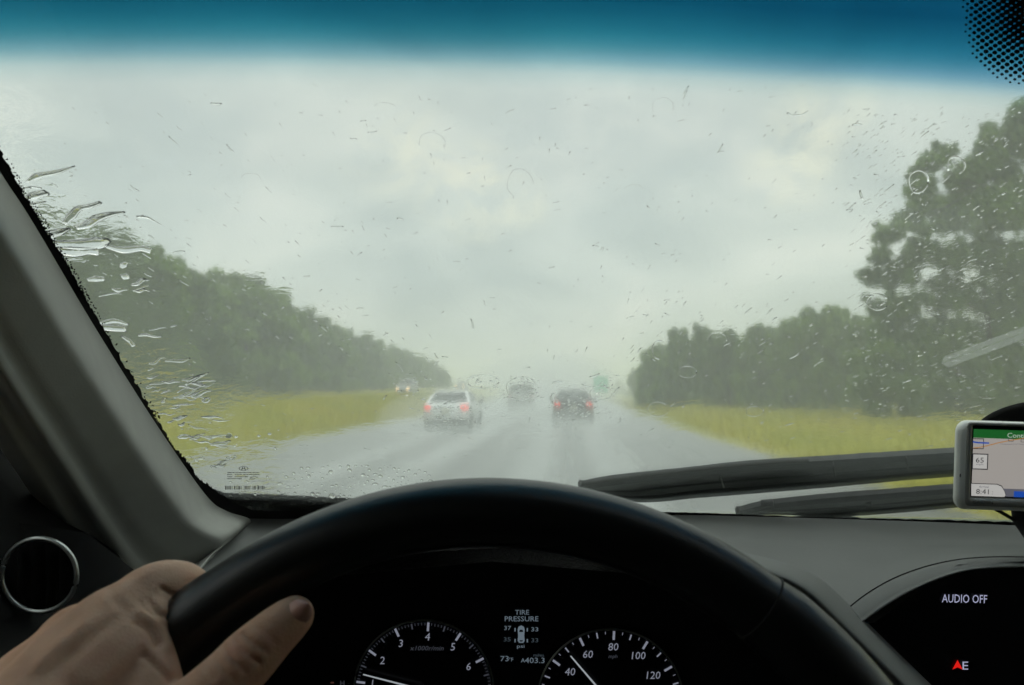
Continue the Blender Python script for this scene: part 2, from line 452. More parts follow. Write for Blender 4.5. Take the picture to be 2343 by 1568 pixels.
protos = [tree_proto(100 + i, 8.0, 2.9, 560, .17, .06) for i in range(4)]
for cr, tr in protos: cr.materials.append(M['leaf_far']); tr.materials.append(M['bark'])
def place_tree(name, pr, x, y, h, wsc, label, group, cat='tree'):
    s = h / 8.0
    t = thing(name, label, cat, (x, y, float(zg(x, y)) - .05), random.uniform(0, 6.28), group)
    t.scale = (s * wsc, s * wsc, s)
    for nm, me in (('crown', pr[0]), ('trunk', pr[1])):
        o = bpy.data.objects.new(nm, me); COL.objects.link(o); o.parent = t
    return t
# left tree line: (x in photo, y of its top), distance grows to the right
line = [(40, 500), (110, 520), (175, 522), (240, 528), (300, 560), (350, 590), (400, 618), (450, 640), (500, 652), (550, 662), (600, 690), (640, 712),
        (680, 732), (720, 752), (755, 768), (790, 778), (825, 786), (860, 798), (895, 810), (925, 818), (955, 828), (985, 838), (1008, 850)]
for i, (x, ty) in enumerate(line):
    off = 25.5 + random.uniform(-.8, 1.2)
    Y = off * F / (VPX - x); h = 1.5 + (VPY - ty) * Y / F
    lab, grp = (('tall green tree of the left tree line behind the rivulets', 'trees behind the rivulets') if i < 3 else
                ('large green tree in the near part of the left tree line, right of the rivulets', 'near trees of the left tree line') if i < 10 else
                ('tree in the middle of the left tree line, where its skyline slopes down', 'middle trees of the left tree line') if i < 17 else
                ('hazy small tree at the far end of the left tree line, above the oncoming headlights', 'far trees of the left tree line'))
    place_tree('roadside_tree', protos[i % 4], -off, Y, h * (.86 if i < 8 else .95), 1.0 + .004 * Y, lab, grp)
    if i % 2 == 0:      # second rank filling the line from behind
        place_tree('roadside_tree', protos[(i + 1) % 4], -off - 4.5, Y * 1.1 + 2, h * .84, 1.2, lab, grp)

# right: thicket of small trees beyond the grass
small = [tree_proto(200 + i, 8.0, 3.6, 560, .19, .03) for i in range(3)]
for cr, tr in small: cr.materials.append(M['leaf_mid']); tr.materials.append(M['bark'])
thick = [(1415, 876, 150, 'low hazy bush right of the green sign'), (1452, 850, 110, 'small round bush at the far end of the thicket on the right'),
         (1492, 800, 66, 'leafy tree whose foliage ends the right-hand thicket towards the road'), (1545, 768, 60, 'dense rounded shrub tree second from the road end of the thicket'),
         (1600, 760, 58, 'broad flat-topped shrub tree in the middle of the right thicket'), (1660, 768, 57, 'shrub tree with a dipped crown in the right thicket'),
         (1725, 760, 55, 'bushy green tree before the twin-peaked pair in the thicket'), (1795, 752, 54, 'shrub tree just left of the twin-peaked pair in the right thicket'),
         (1838, 726, 53, 'taller tree forming the left peak of the twin-peaked pair'), (1895, 726, 52, 'taller tree forming the right peak of the twin-peaked pair'),
         (1955, 745, 50, 'shrub tree tucked under the left side of the big roadside tree')]
for i, (x, ty, Y, lab) in enumerate(thick):
    X = (x - VPX) * Y / F; h = 1.5 + (VPY - ty) * Y / F
    place_tree('shrub_tree', small[i % 3], X, Y, h, min(1.5, max(.85, .95 * 4.2 / h)), lab, 'small trees of the thicket on the right')
for i, (x, ty, Y) in enumerate([(1520, 800, 76), (1640, 775, 70), (1770, 765, 66), (1870, 750, 62), (1990, 760, 58), (2100, 770, 56)]):
    X = (x - VPX) * Y / F
    place_tree('shrub_tree', small[(i + 1) % 3], X, Y, 1.5 + (VPY - ty) * Y / F, 1.3, 'green shrub tree standing in the second row of the right-hand thicket', 'second row of the thicket')

def big_tree(name, label, base, cl_px, Y0, spread, dens, size, material, trunk_px):
    base = np.array(base); cl = []
    for (x, y, r) in cl_px:
        Y = Y0 + random.uniform(-spread, spread)
        p = ptY(x, y, Y); R_ = r * Y / F; cl.append((p - base, .85 * R_))
        for _ in range(6):      # sprays of leaves reaching out of each mass
            d = rng.normal(size=3); d /= np.linalg.norm(d); cl.append((p - base + d * R_ * rng.uniform(.7, 1.15), R_ * rng.uniform(.22, .42)))
    t = thing(name, label, 'tree', tuple(base))
    link('crown', leaves_mesh('crown', cl, dens, size), material, t)
    tb = MB(); tp = [ptY(x, y, Y0) - base for x, y in trunk_px]
    tp[0][2] = -.3
    tb.tube(tp, list(np.linspace(.2, .05, len(tp))), 10)
    for c, r in cl[::7]:
        q = tp[min(len(tp) - 1, max(1, int(len(tp) * c[2] / 11)))]
        mid = (q + c) / 2 + np.array([0, 0, -.25]); tb.tube([q, mid, c], [.06, .04, .015], 6)
    tb.build('trunk', M['bark'], t)
    return t
X1 = 22.0
big_tree('broadleaf_tree', 'big broadleaf tree towering at the right edge, sky showing through its crown', (X1, 39, .3),
         [(2128, 372, 34), (2165, 350, 24), (2210, 410, 55), (2245, 375, 40), (2300, 330, 60), (2350, 265, 55), (2400, 330, 80), (2105, 440, 40), (2180, 490, 70), (2270, 480, 75), (2360, 450, 90),
          (2095, 395, 22), (2035, 535, 36), (2068, 505, 34), (2110, 575, 50), (2015, 585, 30), (1980, 628, 26), (2005, 640, 28), (2055, 625, 34), (2180, 590, 55), (2260, 580, 60), (2330, 600, 70), (2400, 620, 90),
          (2010, 706, 32), (2060, 700, 34), (2110, 680, 26), (2180, 690, 30), (2085, 640, 20), (2140, 650, 24), (2150, 700, 22), (2215, 665, 24), (2240, 640, 22), (2085, 715, 20), (2290, 670, 30), (2250, 700, 40), (2330, 710, 60), (2030, 755, 45), (2110, 760, 48), (2200, 755, 45), (2290, 770, 60), (2380, 780, 80)],
         39, 1.7, 1050, .15, M['leaf_mid'], [(2290, 960), (2270, 820), (2255, 700), (2240, 560), (2250, 420)])
big_tree('understorey_tree', 'dark bushy tree filling the space under the big roadside tree', (18.6, 37, .3),
         [(2030, 820, 60), (2110, 830, 60), (2200, 825, 60), (2290, 830, 65), (2380, 840, 80), (1990, 880, 50), (2070, 895, 50), (2150, 900, 50), (2240, 905, 50), (2330, 910, 60), (2420, 900, 80),
          (2000, 935, 26), (2080, 945, 24), (2160, 950, 24), (2250, 952, 26), (2340, 955, 30)],
         37.5, 1.0, 3000, .11, M['leaf_dark'], [(2200, 965), (2195, 900), (2190, 830)])

# ------------------------------------------------------------------ vehicles
M['silver'] = mat('silver_paint', (.62, .64, .64), .3, .25, coat=.5)
M['char'] = mat('charcoal_paint', (.035, .036, .038), .3, .2, coat=.5)
M['maroon'] = mat('dark_grey_paint', (.045, .04, .04), .3, .2, coat=.5)
M['white'] = mat('white_paint', (.75, .76, .74), .35, coat=.4)
M['bluegrey'] = mat('blue_grey_paint', (.22, .23, .23), .3, .2, coat=.5)
M['cglass'] = mat('dark_car_glass', (.012, .016, .016), .08, spec=.6)
M['tyre'] = mat('tyre_rubber', (.015, .015, .015), .8)
M['rim'] = mat('alloy_rim', (.4, .4, .4), .35, .9)
M['bumper'] = mat('bumper_plastic', (.03, .03, .03), .6)
M['tail'] = mat('tail_lamp_lit', (.3, .01, .01), .3, emit=(1, .07, .045), estr=1.15)
M['tail_off'] = mat('tail_lamp', (.25, .02, .02), .3, emit=(1, .04, .03), estr=.18)
M['head'] = mat('headlamp_lit', (.8, .7, .5), .3, emit=(1, .62, .25), estr=2.6)
M['plate'] = mat('number_plate', (.5, .5, .42), .5)

def make_car(name, label, kind, paint, loc, rz, lit='tail', tail=None, group='cars on the wet highway'):
    t = thing(name, label, 'car', loc, rz, group); tail = tail or M['tail']; t.scale = (.94, .94, .94)
    if kind == 'sedan':
        st = [(0, .66, .38, .84), (.06, .80, .27, .98), (.35, .87, .23, 1.03), (1.0, .90, .2, 1.0), (2.3, .90, .2, .97), (3.3, .90, .2, .95), (4.1, .86, .22, .86), (4.55, .76, .28, .72), (4.68, .62, .36, .62)]
        rb, rr, rf, wb, zr, zb = .55, 1.45, 2.35, 3.2, 1.44, .98; lamp_z = .84
    else:
        st = [(0, .70, .42, .95), (.06, .86, .33, 1.08), (.35, .92, .28, 1.10), (1.0, .94, .26, 1.08), (2.3, .94, .26, 1.06), (3.3, .94, .26, 1.05), (4.1, .90, .3, 1.0), (4.55, .82, .36, .85), (4.68, .7, .44, .75)]
        rb, rr, rf, wb, zr, zb = .12, .45, 2.5, 3.25, 1.72, 1.06; lamp_z = .98
    rows = []
    for (y, hw, z0, z1) in st:
        h = [(0, z0), (hw * .85, z0), (hw * .97, z0 + .1), (hw, (z0 + z1) * .5), (hw * .98, z1 - .12), (hw * .92, z1 - .03), (hw * .6, z1 + .01), (0, z1 + .02)]
        rows.append([(x, y, z) for x, z in h] + [(-x, y, z) for x, z in h[-2:0:-1]])
    m = MB(); m.loft(rows, True, True); m.build('body', paint, t)
    wbt, wtp = .84 if kind == 'sedan' else .88, .60 if kind == 'sedan' else .70
    low = [(-wbt, rb), (wbt, rb), (wbt, wb), (-wbt, wb)]; top = [(-wtp, rr), (wtp, rr), (wtp, rf), (-wtp, rf)]
    m = MB(); rws = []
    for s in np.linspace(0, 1, 5):
        e = s ** .85
        rws.append([(a[0] + (c[0] - a[0]) * s ** 1.3, a[1] + (c[1] - a[1]) * s, zb + (zr - zb) * e) for a, c in zip(low, top)])
    rws.append([(x * .8, rr + .12 if i < 2 else rf - .12, zr + .035) for i, (x, y) in enumerate(top)])
    m.loft(rws, True, True); m.build('roof', paint, t, bevel=.03)
    def pane(nm, i, j, a0, a1, s0=.12, s1=.90):
        m = MB(); rws = []
        for s in np.linspace(s0, s1, 4):
            P = []
            for k in (i, j):
                a, c = low[k], top[k]
                P.append(np.array([a[0] + (c[0] - a[0]) * s ** 1.3, a[1] + (c[1] - a[1]) * s, zb + (zr - zb) * s ** .85]))
            n = np.cross(P[1] - P[0], np.array([0, 0, 1.])); n /= np.linalg.norm(n)
            rws.append([P[0] + (P[1] - P[0]) * q + n * .012 for q in np.linspace(a0, a1, 4)])
        m.loft(rws); m.build(nm, M['cglass'], t)
    pane('rear_window', 0, 1, .07, .93); pane('windscreen', 2, 3, .07, .93)
    pane('side_window', 1, 2, .06, .48); pane('side_window', 1, 2, .53, .92); pane('side_window', 3, 0, .06, .48); pane('side_window', 3, 0, .53, .92)
    for sx in (-1, 1):
        for y in (.85, 3.75):
            wo = MB(); wo.tube([(sx * .70, y, .33), (sx * .72, y, .33), (sx * .89, y, .33), (sx * .91, y, .33)], [.29, .33, .33, .29], 22, True)
            wq = wo.build('wheel', M['tyre'], t)
            q = MB(); q.cyl((sx * .905, y, .33), (1, 0, 0), .2, .03, 18); q.build('rim', M['rim'], wq)
        m = MB(); hw = st[1][1]
        m.loft([[(sx * (hw - .24), .0, lamp_z - .055), (sx * (hw - .24), .0, lamp_z + .06)], [(sx * (hw - .10), .012, lamp_z - .075), (sx * (hw - .10), .012, lamp_z + .075)],
                [(sx * (hw + .005), .10, lamp_z - .08), (sx * (hw + .005), .10, lamp_z + .08)], [(sx * (hw + .03), .24, lamp_z - .05), (sx * (hw + .02), .24, lamp_z + .06)]])
        for v in range(len(m.v)): m.v[v] = (m.v[v][0], m.v[v][1] - .015, m.v[v][2])
        m.build('tail_light', tail, t)
        m = MB(); m.tube([(sx * .46, 4.60, .66), (sx * .58, 4.62, .67), (sx * .72, 4.54, .69)], [.10, .13, .09], 10); m.build('headlight', M['head'] if lit == 'head' else M['rim'], t)
        m = MB(); m.tube([(sx * .90, 2.85, zb), (sx * 1.0, 2.86, zb + .05), (sx * 1.10, 2.86, zb + .06)], [.03, .075, .06], 10); m.build('wing_mirror', M['bumper'], t)
    z0 = st[1][2]
    m = MB(); m.loft([[(x, -.05 + .05 * abs(x) ** 3, z0 - .03 + dz) for x in np.linspace(-.78, .78, 9)] for dz in (0, .1, .2)]); m.build('bumper', M['bumper'], t)
    m = MB(); m.box((0, -.03, lamp_z - .12), (.16, .01, .08)); m.build('number_plate', M['plate'], t, False)
    m = MB(); m.box((0, .45, z0 - .02), (.62, .3, .07)); m.build('underbody', M['bumper'], t, False)
    return t
def on_road(x, Y): return ((x - VPX) * Y / F, Y, .0)
make_car('sedan_car', 'silver sedan with both red tail lights lit, driving in the left lane', 'sedan', M['silver'], on_road(1018, 26.8), 0)
make_car('dark_car', 'dark charcoal car with lit tail lights ahead in our own lane', 'sedan', M['char'], on_road(1311, 32.0), 0)
make_car('far_car', 'dark utility vehicle fading into spray between the two nearer cars', 'suv', M['maroon'], on_road(1191, 51), 0, tail=M['tail_off'])
make_car('oncoming_car', 'pale oncoming car with bright amber headlights beyond the grass median', 'suv', M['bluegrey'], ((937 - VPX) * 84 / F, 84, .67), math.pi, 'head')
make_car('oncoming_car', 'farther oncoming car whose headlights glow faintly above the silver sedan', 'sedan', M['bluegrey'], ((1059 - VPX) * 128 / F, 128, .95), math.pi, 'head')
# a pale lorry almost lost in the spray
t = thing('box_truck', 'pale box truck almost lost in the haze between the cars ahead', 'truck', on_road(1250, 105))
m = MB(); m.box((0, 3.4, 2.35), (1.2, 3.4, 1.35)); m.build('cargo_box', M['white'], t, False, bevel=.05)
m = MB(); m.box((0, 3.6, .85), (.9, 3.7, .12)); m.build('chassis', M['bumper'], t, False)
m = MB(); m.box((0, 7.9, 1.55), (1.05, .95, 1.0)); m.build('cab', M['white'], t, False, bevel=.15)
for sx in (-1, 1):
    for y in (1.6, 7.9):
        m = MB(); m.cyl((sx * .98, y, .48), (1, 0, 0), .48, .3, 18); m.build('wheel', M['tyre'], t)
    m = MB(); m.box((sx * .9, -.03, .95), (.14, .03, .07)); m.build('tail_light', M['tail_off'], t, False)
# green road sign
t = thing('road_sign', 'green highway sign on two posts at the right verge, blurred by rain', 'road sign', ((1373 - VPX) * 80 / F, 80, 0)); t.scale = (.762,) * 3
M['sign'] = mat('sign_green', (.02, .46, .24), .45); M['signw'] = mat('sign_border', (.6, .6, .58), .5); M['post'] = mat('galvanised_post', (.3, .3, .3), .5, .6)
m = MB(); m.box((0, 0, 2.3), (1.0, .02, 1.12)); m.build('sign_panel', M['sign'], t, False)
m = MB()
for c, h in (((0, -.024, 3.37), (.97, .004, .025)), ((0, -.024, 1.23), (.97, .004, .025)), ((.95, -.024, 2.3), (.025, .004, 1.04)), ((-.95, -.024, 2.3), (.025, .004, 1.04))): m.box(c, h)
m.build('sign_border', M['signw'], t, False)
for sx in (-.55, .55):
    m = MB(); m.cyl((sx, .06, 1.5), (0, 0, 1), .045, 3.2, 10); m.build('post', M['post'], t)

# ------------------------------------------------------------------ air: rain haze and the spray thrown up by the wheels
def volume(name, dens, col=(.93, .96, .94), aniso=0.0):
    m = bpy.data.materials.new(name); m.use_nodes = True; N, L = nt(m); N.clear()
    o = N.new('ShaderNodeOutputMaterial'); v = N.new('ShaderNodeVolumePrincipled')
    v.inputs['Color'].default_value = (*col, 1); v.inputs['Density'].default_value = dens; v.inputs['Anisotropy'].default_value = aniso
    L.new(v.outputs[0], o.inputs['Volume'])
    return m
m = MB(); m.box((0, 420, 7), (460, 500, 8.2)); hz = m.build('haze', volume('rain_haze', .0050), None, False); tag(hz, kind='stuff')
m = MB(); m.loft([[(x, y, -.05) for x in (-8.2, 5)] + [(x, y, z) for x, z in ((5, .02), (3.2, .30), (-1.5, .36), (-6.4, .30), (-8.2, .02))] for y in (4, 60, 140, 260)], True, True)
tag(m.build('road_mist', volume('splash_mist', .085), None, False), kind='stuff')
def spray(x, Y, hw, hl, hh, dens, zc=.1):
    bm = bmesh.new(); bmesh.ops.create_icosphere(bm, subdivisions=3, radius=1)
    me = bpy.data.meshes.new('spray'); bm.to_mesh(me); bm.free()
    o = link('spray', me, volume('tyre_spray', dens)); X = (x - VPX) * Y / F
    o.location = (X, Y, zc); o.scale = (hw, hl, hh); tag(o, kind='stuff')
spray(1022, 25.2, 1.8, 3.0, .55, .07, .0)
spray(1022, 29, 2.4, 6.0, 1.2, .05, .3)
spray(1312, 30.6, 1.8, 4.0, .7, .08, .0)
spray(1312, 35, 2.4, 7.0, 1.4, .05, .3)
spray(1195, 49, 2.2, 6.0, 1.2, .10, .2)
spray(1250, 95, 6, 22, 2.6, .02, .3)
o = bpy.data.objects['spray'].copy(); o.data = o.data.copy(); o.data.materials[0] = volume('drifting_spray', .013); COL.objects.link(o)
o.location = (-1.5, 165, .5); o.scale = (10, 145, 5.5)

# ================================================================== THE CAR WE SIT IN
WX, WK, WY0, WZ0, WT = .38, .18, 1.12, 1.322, .625      # windscreen: rake, wrap-round and base line
GN = math.sqrt(1 + 1 / WT ** 2)
def ws_s(X, z, off=0.0):
    p = np.array([X, WY0 - (z - WZ0) / WT - WK * (X - WX) ** 2, z])
    n = np.array([2 * WK * (X - WX), 1, 1 / WT]); return p + n / np.linalg.norm(n) * off
def ws_n(p):
    n = np.array([2 * WK * (p[0] - WX), 1, 1 / WT]); return n / np.linalg.norm(n)
def ws(x, y, off=0.0):
    d = ray(x, y); a, b = .05, 4.0
    for _ in range(48):
        m = (a + b) / 2; p = EYE + m * d
        if p[1] - WY0 - off * GN + (p[2] - WZ0) / WT + WK * (p[0] - WX) ** 2 > 0: b = m
        else: a = m
    return EYE + a * d

car = thing('car_interior', 'dark grey interior of the car we sit in, seen from the driver seat', 'car', (0, 0, 0))

# ---- windscreen with its tinted band (the band's lower edge is the line v = 0 of the glass's own coordinates)
bp = [(0, 130), (600, 136), (1171, 148), (1700, 165), (2000, 180), (2342, 206)]
bw = np.array([ws(*q) for q in bp]); bc = np.polyfit(bw[:, 0], bw[:, 2], 2)
def sheet(off, nx=90, nz=60, x0=-.60, x1=1.22, za=1.296, zb_=1.83):
    m = MB(); m.loft([[ws_s(X, z, off) for X in np.linspace(x0, x1, nx)] for z in np.linspace(za, zb_, nz)]); return m
m = sheet(0); me = m.mesh('windscreen')
uv = me.uv_layers.new(name='tint'); co = np.array(m.v)
li = np.array([l.vertex_index for l in me.loops])
uvv = np.stack([co[li, 0], (co[li, 2] - np.polyval(bc, np.clip(co[li, 0], -.6, .6))) / .05 + .5], 1)
uv.data.foreach_set('uv', uvv.astype(np.float32).ravel())
gm = bpy.data.materials.new('windscreen_glass'); gm.use_nodes = True; N, L = nt(gm); N.clear()
o = N.new('ShaderNodeOutputMaterial'); u = N.new('ShaderNodeUVMap'); u.uv_map = 'tint'
sx = N.new('ShaderNodeSeparateXYZ'); L.new(u.outputs[0], sx.inputs[0])
tint = ramp(N, L, sx.outputs[1], [(.30, (.92, .955, .93)), (.44, (.70, .84, .85)), (.54, (.28, .54, .64)), (.66, (.050, .30, .41)), (.80, (.016, .19, .29)), (.96, (.005, .105, .195))], 'B_SPLINE')
blu = ramp(N, L, math_node(N, L, 'ADD', sx.outputs[0], .5), [(.5, (1, 1, 1)), (.9, (.75, .86, 1.1))])
tr = N.new('ShaderNodeBsdfTransparent'); L.new(mixc(N, L, ramp(N, L, sx.outputs[1], [(.40, (0, 0, 0)), (.6, (1, 1, 1))]), tint, mixc(N, L, 1.0, tint, blu, 'MULTIPLY')), tr.inputs[0])
gl = N.new('ShaderNodeBsdfGlossy'); gl.inputs['Roughness'].default_value = .03; gl.inputs[0].default_value = (.8, .85, .85, 1)
fr = N.new('ShaderNodeFresnel'); fr.inputs[0].default_value = 1.45
mxs = N.new('ShaderNodeMixShader'); L.new(math_node(N, L, 'MULTIPLY', fr.outputs[0], .8), mxs.inputs[0]); L.new(tr.outputs[0], mxs.inputs[1]); L.new(gl.outputs[0], mxs.inputs[2])
tl = N.new('ShaderNodeBsdfTranslucent'); L.new(mixc(N, L, 1.0, tint, (.8, .85, .82), 'MULTIPLY'), tl.inputs[0])     # breath and road film on the glass scatter some light
ms2 = N.new('ShaderNodeMixShader'); ms2.inputs[0].default_value = .05
L.new(mxs.outputs[0], ms2.inputs[1]); L.new(tl.outputs[0], ms2.inputs[2]); L.new(ms2.outputs[0], o.inputs[0])
glass = link('windscreen', me, gm, car)

# ---- frit: black ceramic edge with a ragged dotted border
tr_edge = [(-140, 150), (0, 393), (54, 475), (108, 564), (151, 635), (202, 724), (316, 907), (361, 975), (402, 1037), (442, 1093), (477, 1140), (511, 1165), (546, 1184), (575, 1193)]
fr_edge = [(-140, 105), (5, 354), (54, 443), (89, 497), (113, 540), (151, 600), (184, 659), (216, 718), (337, 924), (367, 975), (400, 1026), (430, 1058), (451, 1091), (479, 1112), (507, 1133), (535, 1151), (570, 1165), (605, 1169), (700, 1170), (767, 1170), (1000, 1172), (1300, 1172), (1540, 1172), (1800, 1181), (2000, 1186), (2342, 1195), (2500, 1202)]
fe = smooth_curve(fr_edge, 26)
inn = smooth_curve([(-230, 190), (-60, 420), (60, 600), (150, 780), (290, 960), (380, 1100), (450, 1180), (540, 1225), (640, 1235), (900, 1235), (1300, 1235), (1700, 1235), (2100, 1240), (2600, 1250)], 24)
# each border point is paired with a point of the inner line hidden behind the trim
m = MB(); rows = []
fa = np.array(fe); ia = np.array(inn)
for i, p in enumerate(fa):
    q = ia[int(i / (len(fa) - 1) * (len(ia) - 1))]
    jag = random.uniform(-5, 3) if p[1] < 1172 and p[0] < 620 else random.uniform(-1.5, 1.5)
    d = (q - p) / np.linalg.norm(q - p); e = p + d * jag
    rows.append([ws(*e, -.002), ws(*(p * .5 + q * .5), -.002), ws(*q, -.002)])
m.loft(rows); m.build('frit_border', M['frit'], glass, False)
# dots at the frit border's edge and the dot screen round the mirror mount
m = MB()
def dot(x, y, rx, ry, n=8):
    m.add([ws(x + rx * math.cos(2 * math.pi * k / n), y + ry * math.sin(2 * math.pi * k / n), -.002) for k in range(n)], [tuple(range(n))])
bdr = smooth_curve([(2192, -60), (2198, 0), (2205, 60), (2216, 112), (2242, 155), (2290, 185), (2345, 197), (2420, 200)], 12)
bd = np.array(bdr)
for a in range(-40, 60):
    for b_ in range(-50, 60):
        x = 2300 + 20.0 * a + 9.4 * b_; y = 60 + 2.4 * a + 9.1 * b_
        if y < -60 or y > 205 or x < 2180 or x > 2440: continue
        k = np.argmin((bd[:, 0] - x) ** 2 + (bd[:, 1] - y) ** 2)
        t = bd[min(k + 1, len(bd) - 1)] - bd[max(k - 1, 0)]
        side = t[0] * (y - bd[k, 1]) - t[1] * (x - bd[k, 0])
        if side > 0: continue
        dist = math.hypot(bd[k, 0] - x, bd[k, 1] - y); s = min(1.0, .45 + dist / 60) + max(0, (dist - 60)) / 160
        dot(x, y, 6.2 * s, 5.0 * s)
for p in fa[6:420:2]:
    if p[1] < 960:
        for _ in range(2): dot(p[0] + random.uniform(0, 9), p[1] - random.uniform(-2, 7), random.uniform(1.2, 2.4), random.uniform(1.2, 2.4), 6)
tag(m.build('frit_dots', M['frit'], glass, False), kind='stuff')

# ---- maker's marks etched in the corner of the glass
def flat(m, x, y, w, h, sk=0.0, off=-.0015):
    m.add([ws(x - w / 2, y + h / 2, off), ws(x + w / 2, y + h / 2, off), ws(x + w / 2 + sk, y - h / 2, off), ws(x - w / 2 + sk, y - h / 2, off)], [(0, 1, 2, 3)])
M['etch'] = mat('etched_print', (.07, .075, .07), .7)
m = MB()
for k in range(26):       # oval emblem with the calliper-shaped mark inside
    a0, a1 = 2 * math.pi * k / 26, 2 * math.pi * (k + 1) / 26
    P = lambda a, s: ws(557 + 10.6 * s * math.cos(a), 1072 + 5.2 * s * math.sin(a), -.0015)
    m.add([P(a0, 1), P(a1, 1), P(a1, .86), P(a0, .86)], [(0, 1, 2, 3)])
for s in (-1, 1):
    m.add([ws(557 + s * .4, 1068.4, -.0015), ws(557 + s * 2.2, 1068.4, -.0015), ws(557 + s * 5.6, 1075.8, -.0015), ws(557 + s * 3.2, 1075.8, -.0015)], [(0, 1, 2, 3)])
m.add([ws(554, 1073, -.0013), ws(560, 1073, -.0013), ws(560, 1071.8, -.0013), ws(554, 1071.8, -.0013)], [(0, 1, 2, 3)])
m.build('emblem', M['etch'], glass, False)
m = MB()
for ry, segs in ((1081.5, [(520, 572, 1), (578, 592, 1)]), (1086, [(520, 530, 1), (538, 552, 1), (556, 592, 1)]), (1091, [(520, 530, 1), (536, 566, 1), (572, 590, 0)]), (1095.5, [(520, 552, 1), (570, 584, 0)])):
    for a, b_, k in segs:
        x = a
        while x < b_:
            wd = random.uniform(1.2, 3.0); flat(m, x + wd / 2, ry + (0 if k else random.uniform(-1.5, 1.5)), wd, random.uniform(1.2, 2.2)); x += wd + random.uniform(.4, 1.1)
m.build('small_print', M['etch'], glass, False)
m = MB(); x = 515.0
while x < 606:
    wd = random.choice([.7, .7, 1.2, 1.8])
    if not (532 < x < 535 or 553 < x < 556 or 573 < x < 577 or 585 < x < 588): flat(m, x, 1116, wd, 8.5)
    x += wd + random.choice([.7, .9, 1.3])
m.build('barcode', M['etch'], glass, False)

# ---- water running over the outside of the glass: a thin film whose outer face ripples
fm = bpy.data.materials.new('water_film'); fm.use_nodes = True; N, L = nt(fm); N.clear()
o = N.new('ShaderNodeOutputMaterial'); g = N.new('ShaderNodeBsdfGlass'); g.inputs['IOR'].default_value = 1.33; g.inputs['Roughness'].default_value = .052
tcn = N.new('ShaderNodeTexCoord')
v1 = mapping(N, L, tcn.outputs['Object'], (60, 90, 90))
h1 = noise(N, L, v1, 1.0, 3, .55, .6)
h2 = noise(N, L, mapping(N, L, tcn.outputs['Object'], (260, 330, 330)), 1.0, 2, .5, .3)
spx = N.new('ShaderNodeSeparateXYZ'); L.new(tcn.outputs['Object'], spx.inputs[0])
unw = N.new('ShaderNodeMapRange'); unw.interpolation_type = 'SMOOTHSTEP'; L.new(spx.outputs[0], unw.inputs[0])
unw.inputs[1].default_value = -.30; unw.inputs[2].default_value = -.375; unw.inputs[3].default_value = .55; unw.inputs[4].default_value = 5.0
patch = math_node(N, L, 'MULTIPLY', unw.outputs[0], ramp(N, L, noise(N, L, tcn.outputs['Object'], 9, 3, .5), [(.42, (.12,) * 3), (.70, (1,) * 3)]))
hh = math_node(N, L, 'MULTIPLY', math_node(N, L, 'ADD', math_node(N, L, 'MULTIPLY', h1, 1.0), math_node(N, L, 'MULTIPLY', h2, .22)), patch)
bn = N.new('ShaderNodeBump'); bn.inputs['Strength'].default_value = 1.0; bn.inputs['Distance'].default_value = .00021
L.new(hh, bn.inputs['Height']); L.new(bn.outputs[0], g.inputs['Normal']); L.new(g.outputs[0], o.inputs[0])
wm = bpy.data.materials.new('clear_water'); wm.use_nodes = True; N, L = nt(wm); N.clear()
o = N.new('ShaderNodeOutputMaterial'); g = N.new('ShaderNodeBsdfGlass'); g.inputs['IOR'].default_value = 1.33; g.inputs['Roughness'].default_value = 0
L.new(g.outputs[0], o.inputs[0]); M['water'] = wm
FILM = True
if FILM:
    a = sheet(.0020, 50, 36, -.585, 1.18, 1.304, 1.82); b_ = sheet(.0034, 50, 36, -.585, 1.18, 1.304, 1.82)
    n = len(a.v); mm = MB(); mm.add(a.v, [f[::-1] for f in a.f]); mm.add(b_.v, b_.f)
    nx, nz = 50, 36
    rim = [j for j in range(nx)] + [i * nx + nx - 1 for i in range(1, nz)] + [(nz - 1) * nx + j for j in range(nx - 2, -1, -1)] + [i * nx for i in range(nz - 2, 0, -1)]
    mm.f += [(rim[k], rim[(k + 1) % len(rim)], rim[(k + 1) % len(rim)] + n, rim[k] + n) for k in range(len(rim))]
    me = mm.mesh('rain_film'); bm = bmesh.new(); bm.from_mesh(me); bmesh.ops.recalc_face_normals(bm, faces=bm.faces); bm.to_mesh(me); bm.free()
    me.materials.append(wm); me.materials.append(fm)
    ix = np.zeros(len(me.polygons), np.int32); ix[len(a.f):len(a.f) + len(b_.f)] = 1; me.polygons.foreach_set('material_index', ix)
    tag(link('rain_film', me, None), kind='stuff')
OFF = .0037

def ridge(mb_, path, wid, hfac=.30, nseg=6, off=OFF, wedge=0):
    """a bead of water along a path in the glass, flat below and rounded above; wid in photo px per path point"""
    P = [ws(x, y, off) for x, y in path]; n = ws_n(P[len(P) // 2]); rows = []
    for i, p in enumerate(P):
        sc = np.linalg.norm(p - EYE) / F
        t = P[min(i + 1, len(P) - 1)] - P[max(i - 1, 0)]; t = t / (np.linalg.norm(t) + 1e-9)
        s = np.cross(n, t); s /= np.linalg.norm(s); wq = wid[i] * sc
        # the glass is seen at a slant: widen the bead along the slope so that it looks wid px wide
        wq *= 1 + 1.3 * abs(s[1])
        r = []
        for k in range(nseg + 1):
            a = math.pi * k / nseg
            if wedge:
                q_ = (1 - math.cos(a)) / 2; hgt = wq * hfac * wedge * min(q_ / .10, (1 - q_) / .90)
            else: hgt = wq * hfac * math.sin(a) ** .8
            r.append(p + s * wq / 2 * math.cos(a) + n * hgt)
        r.append(p + s * wq * .2 * -1); r.append(p + s * wq * .2)
        rows.append(r)
    mb_.loft(rows, True, True)

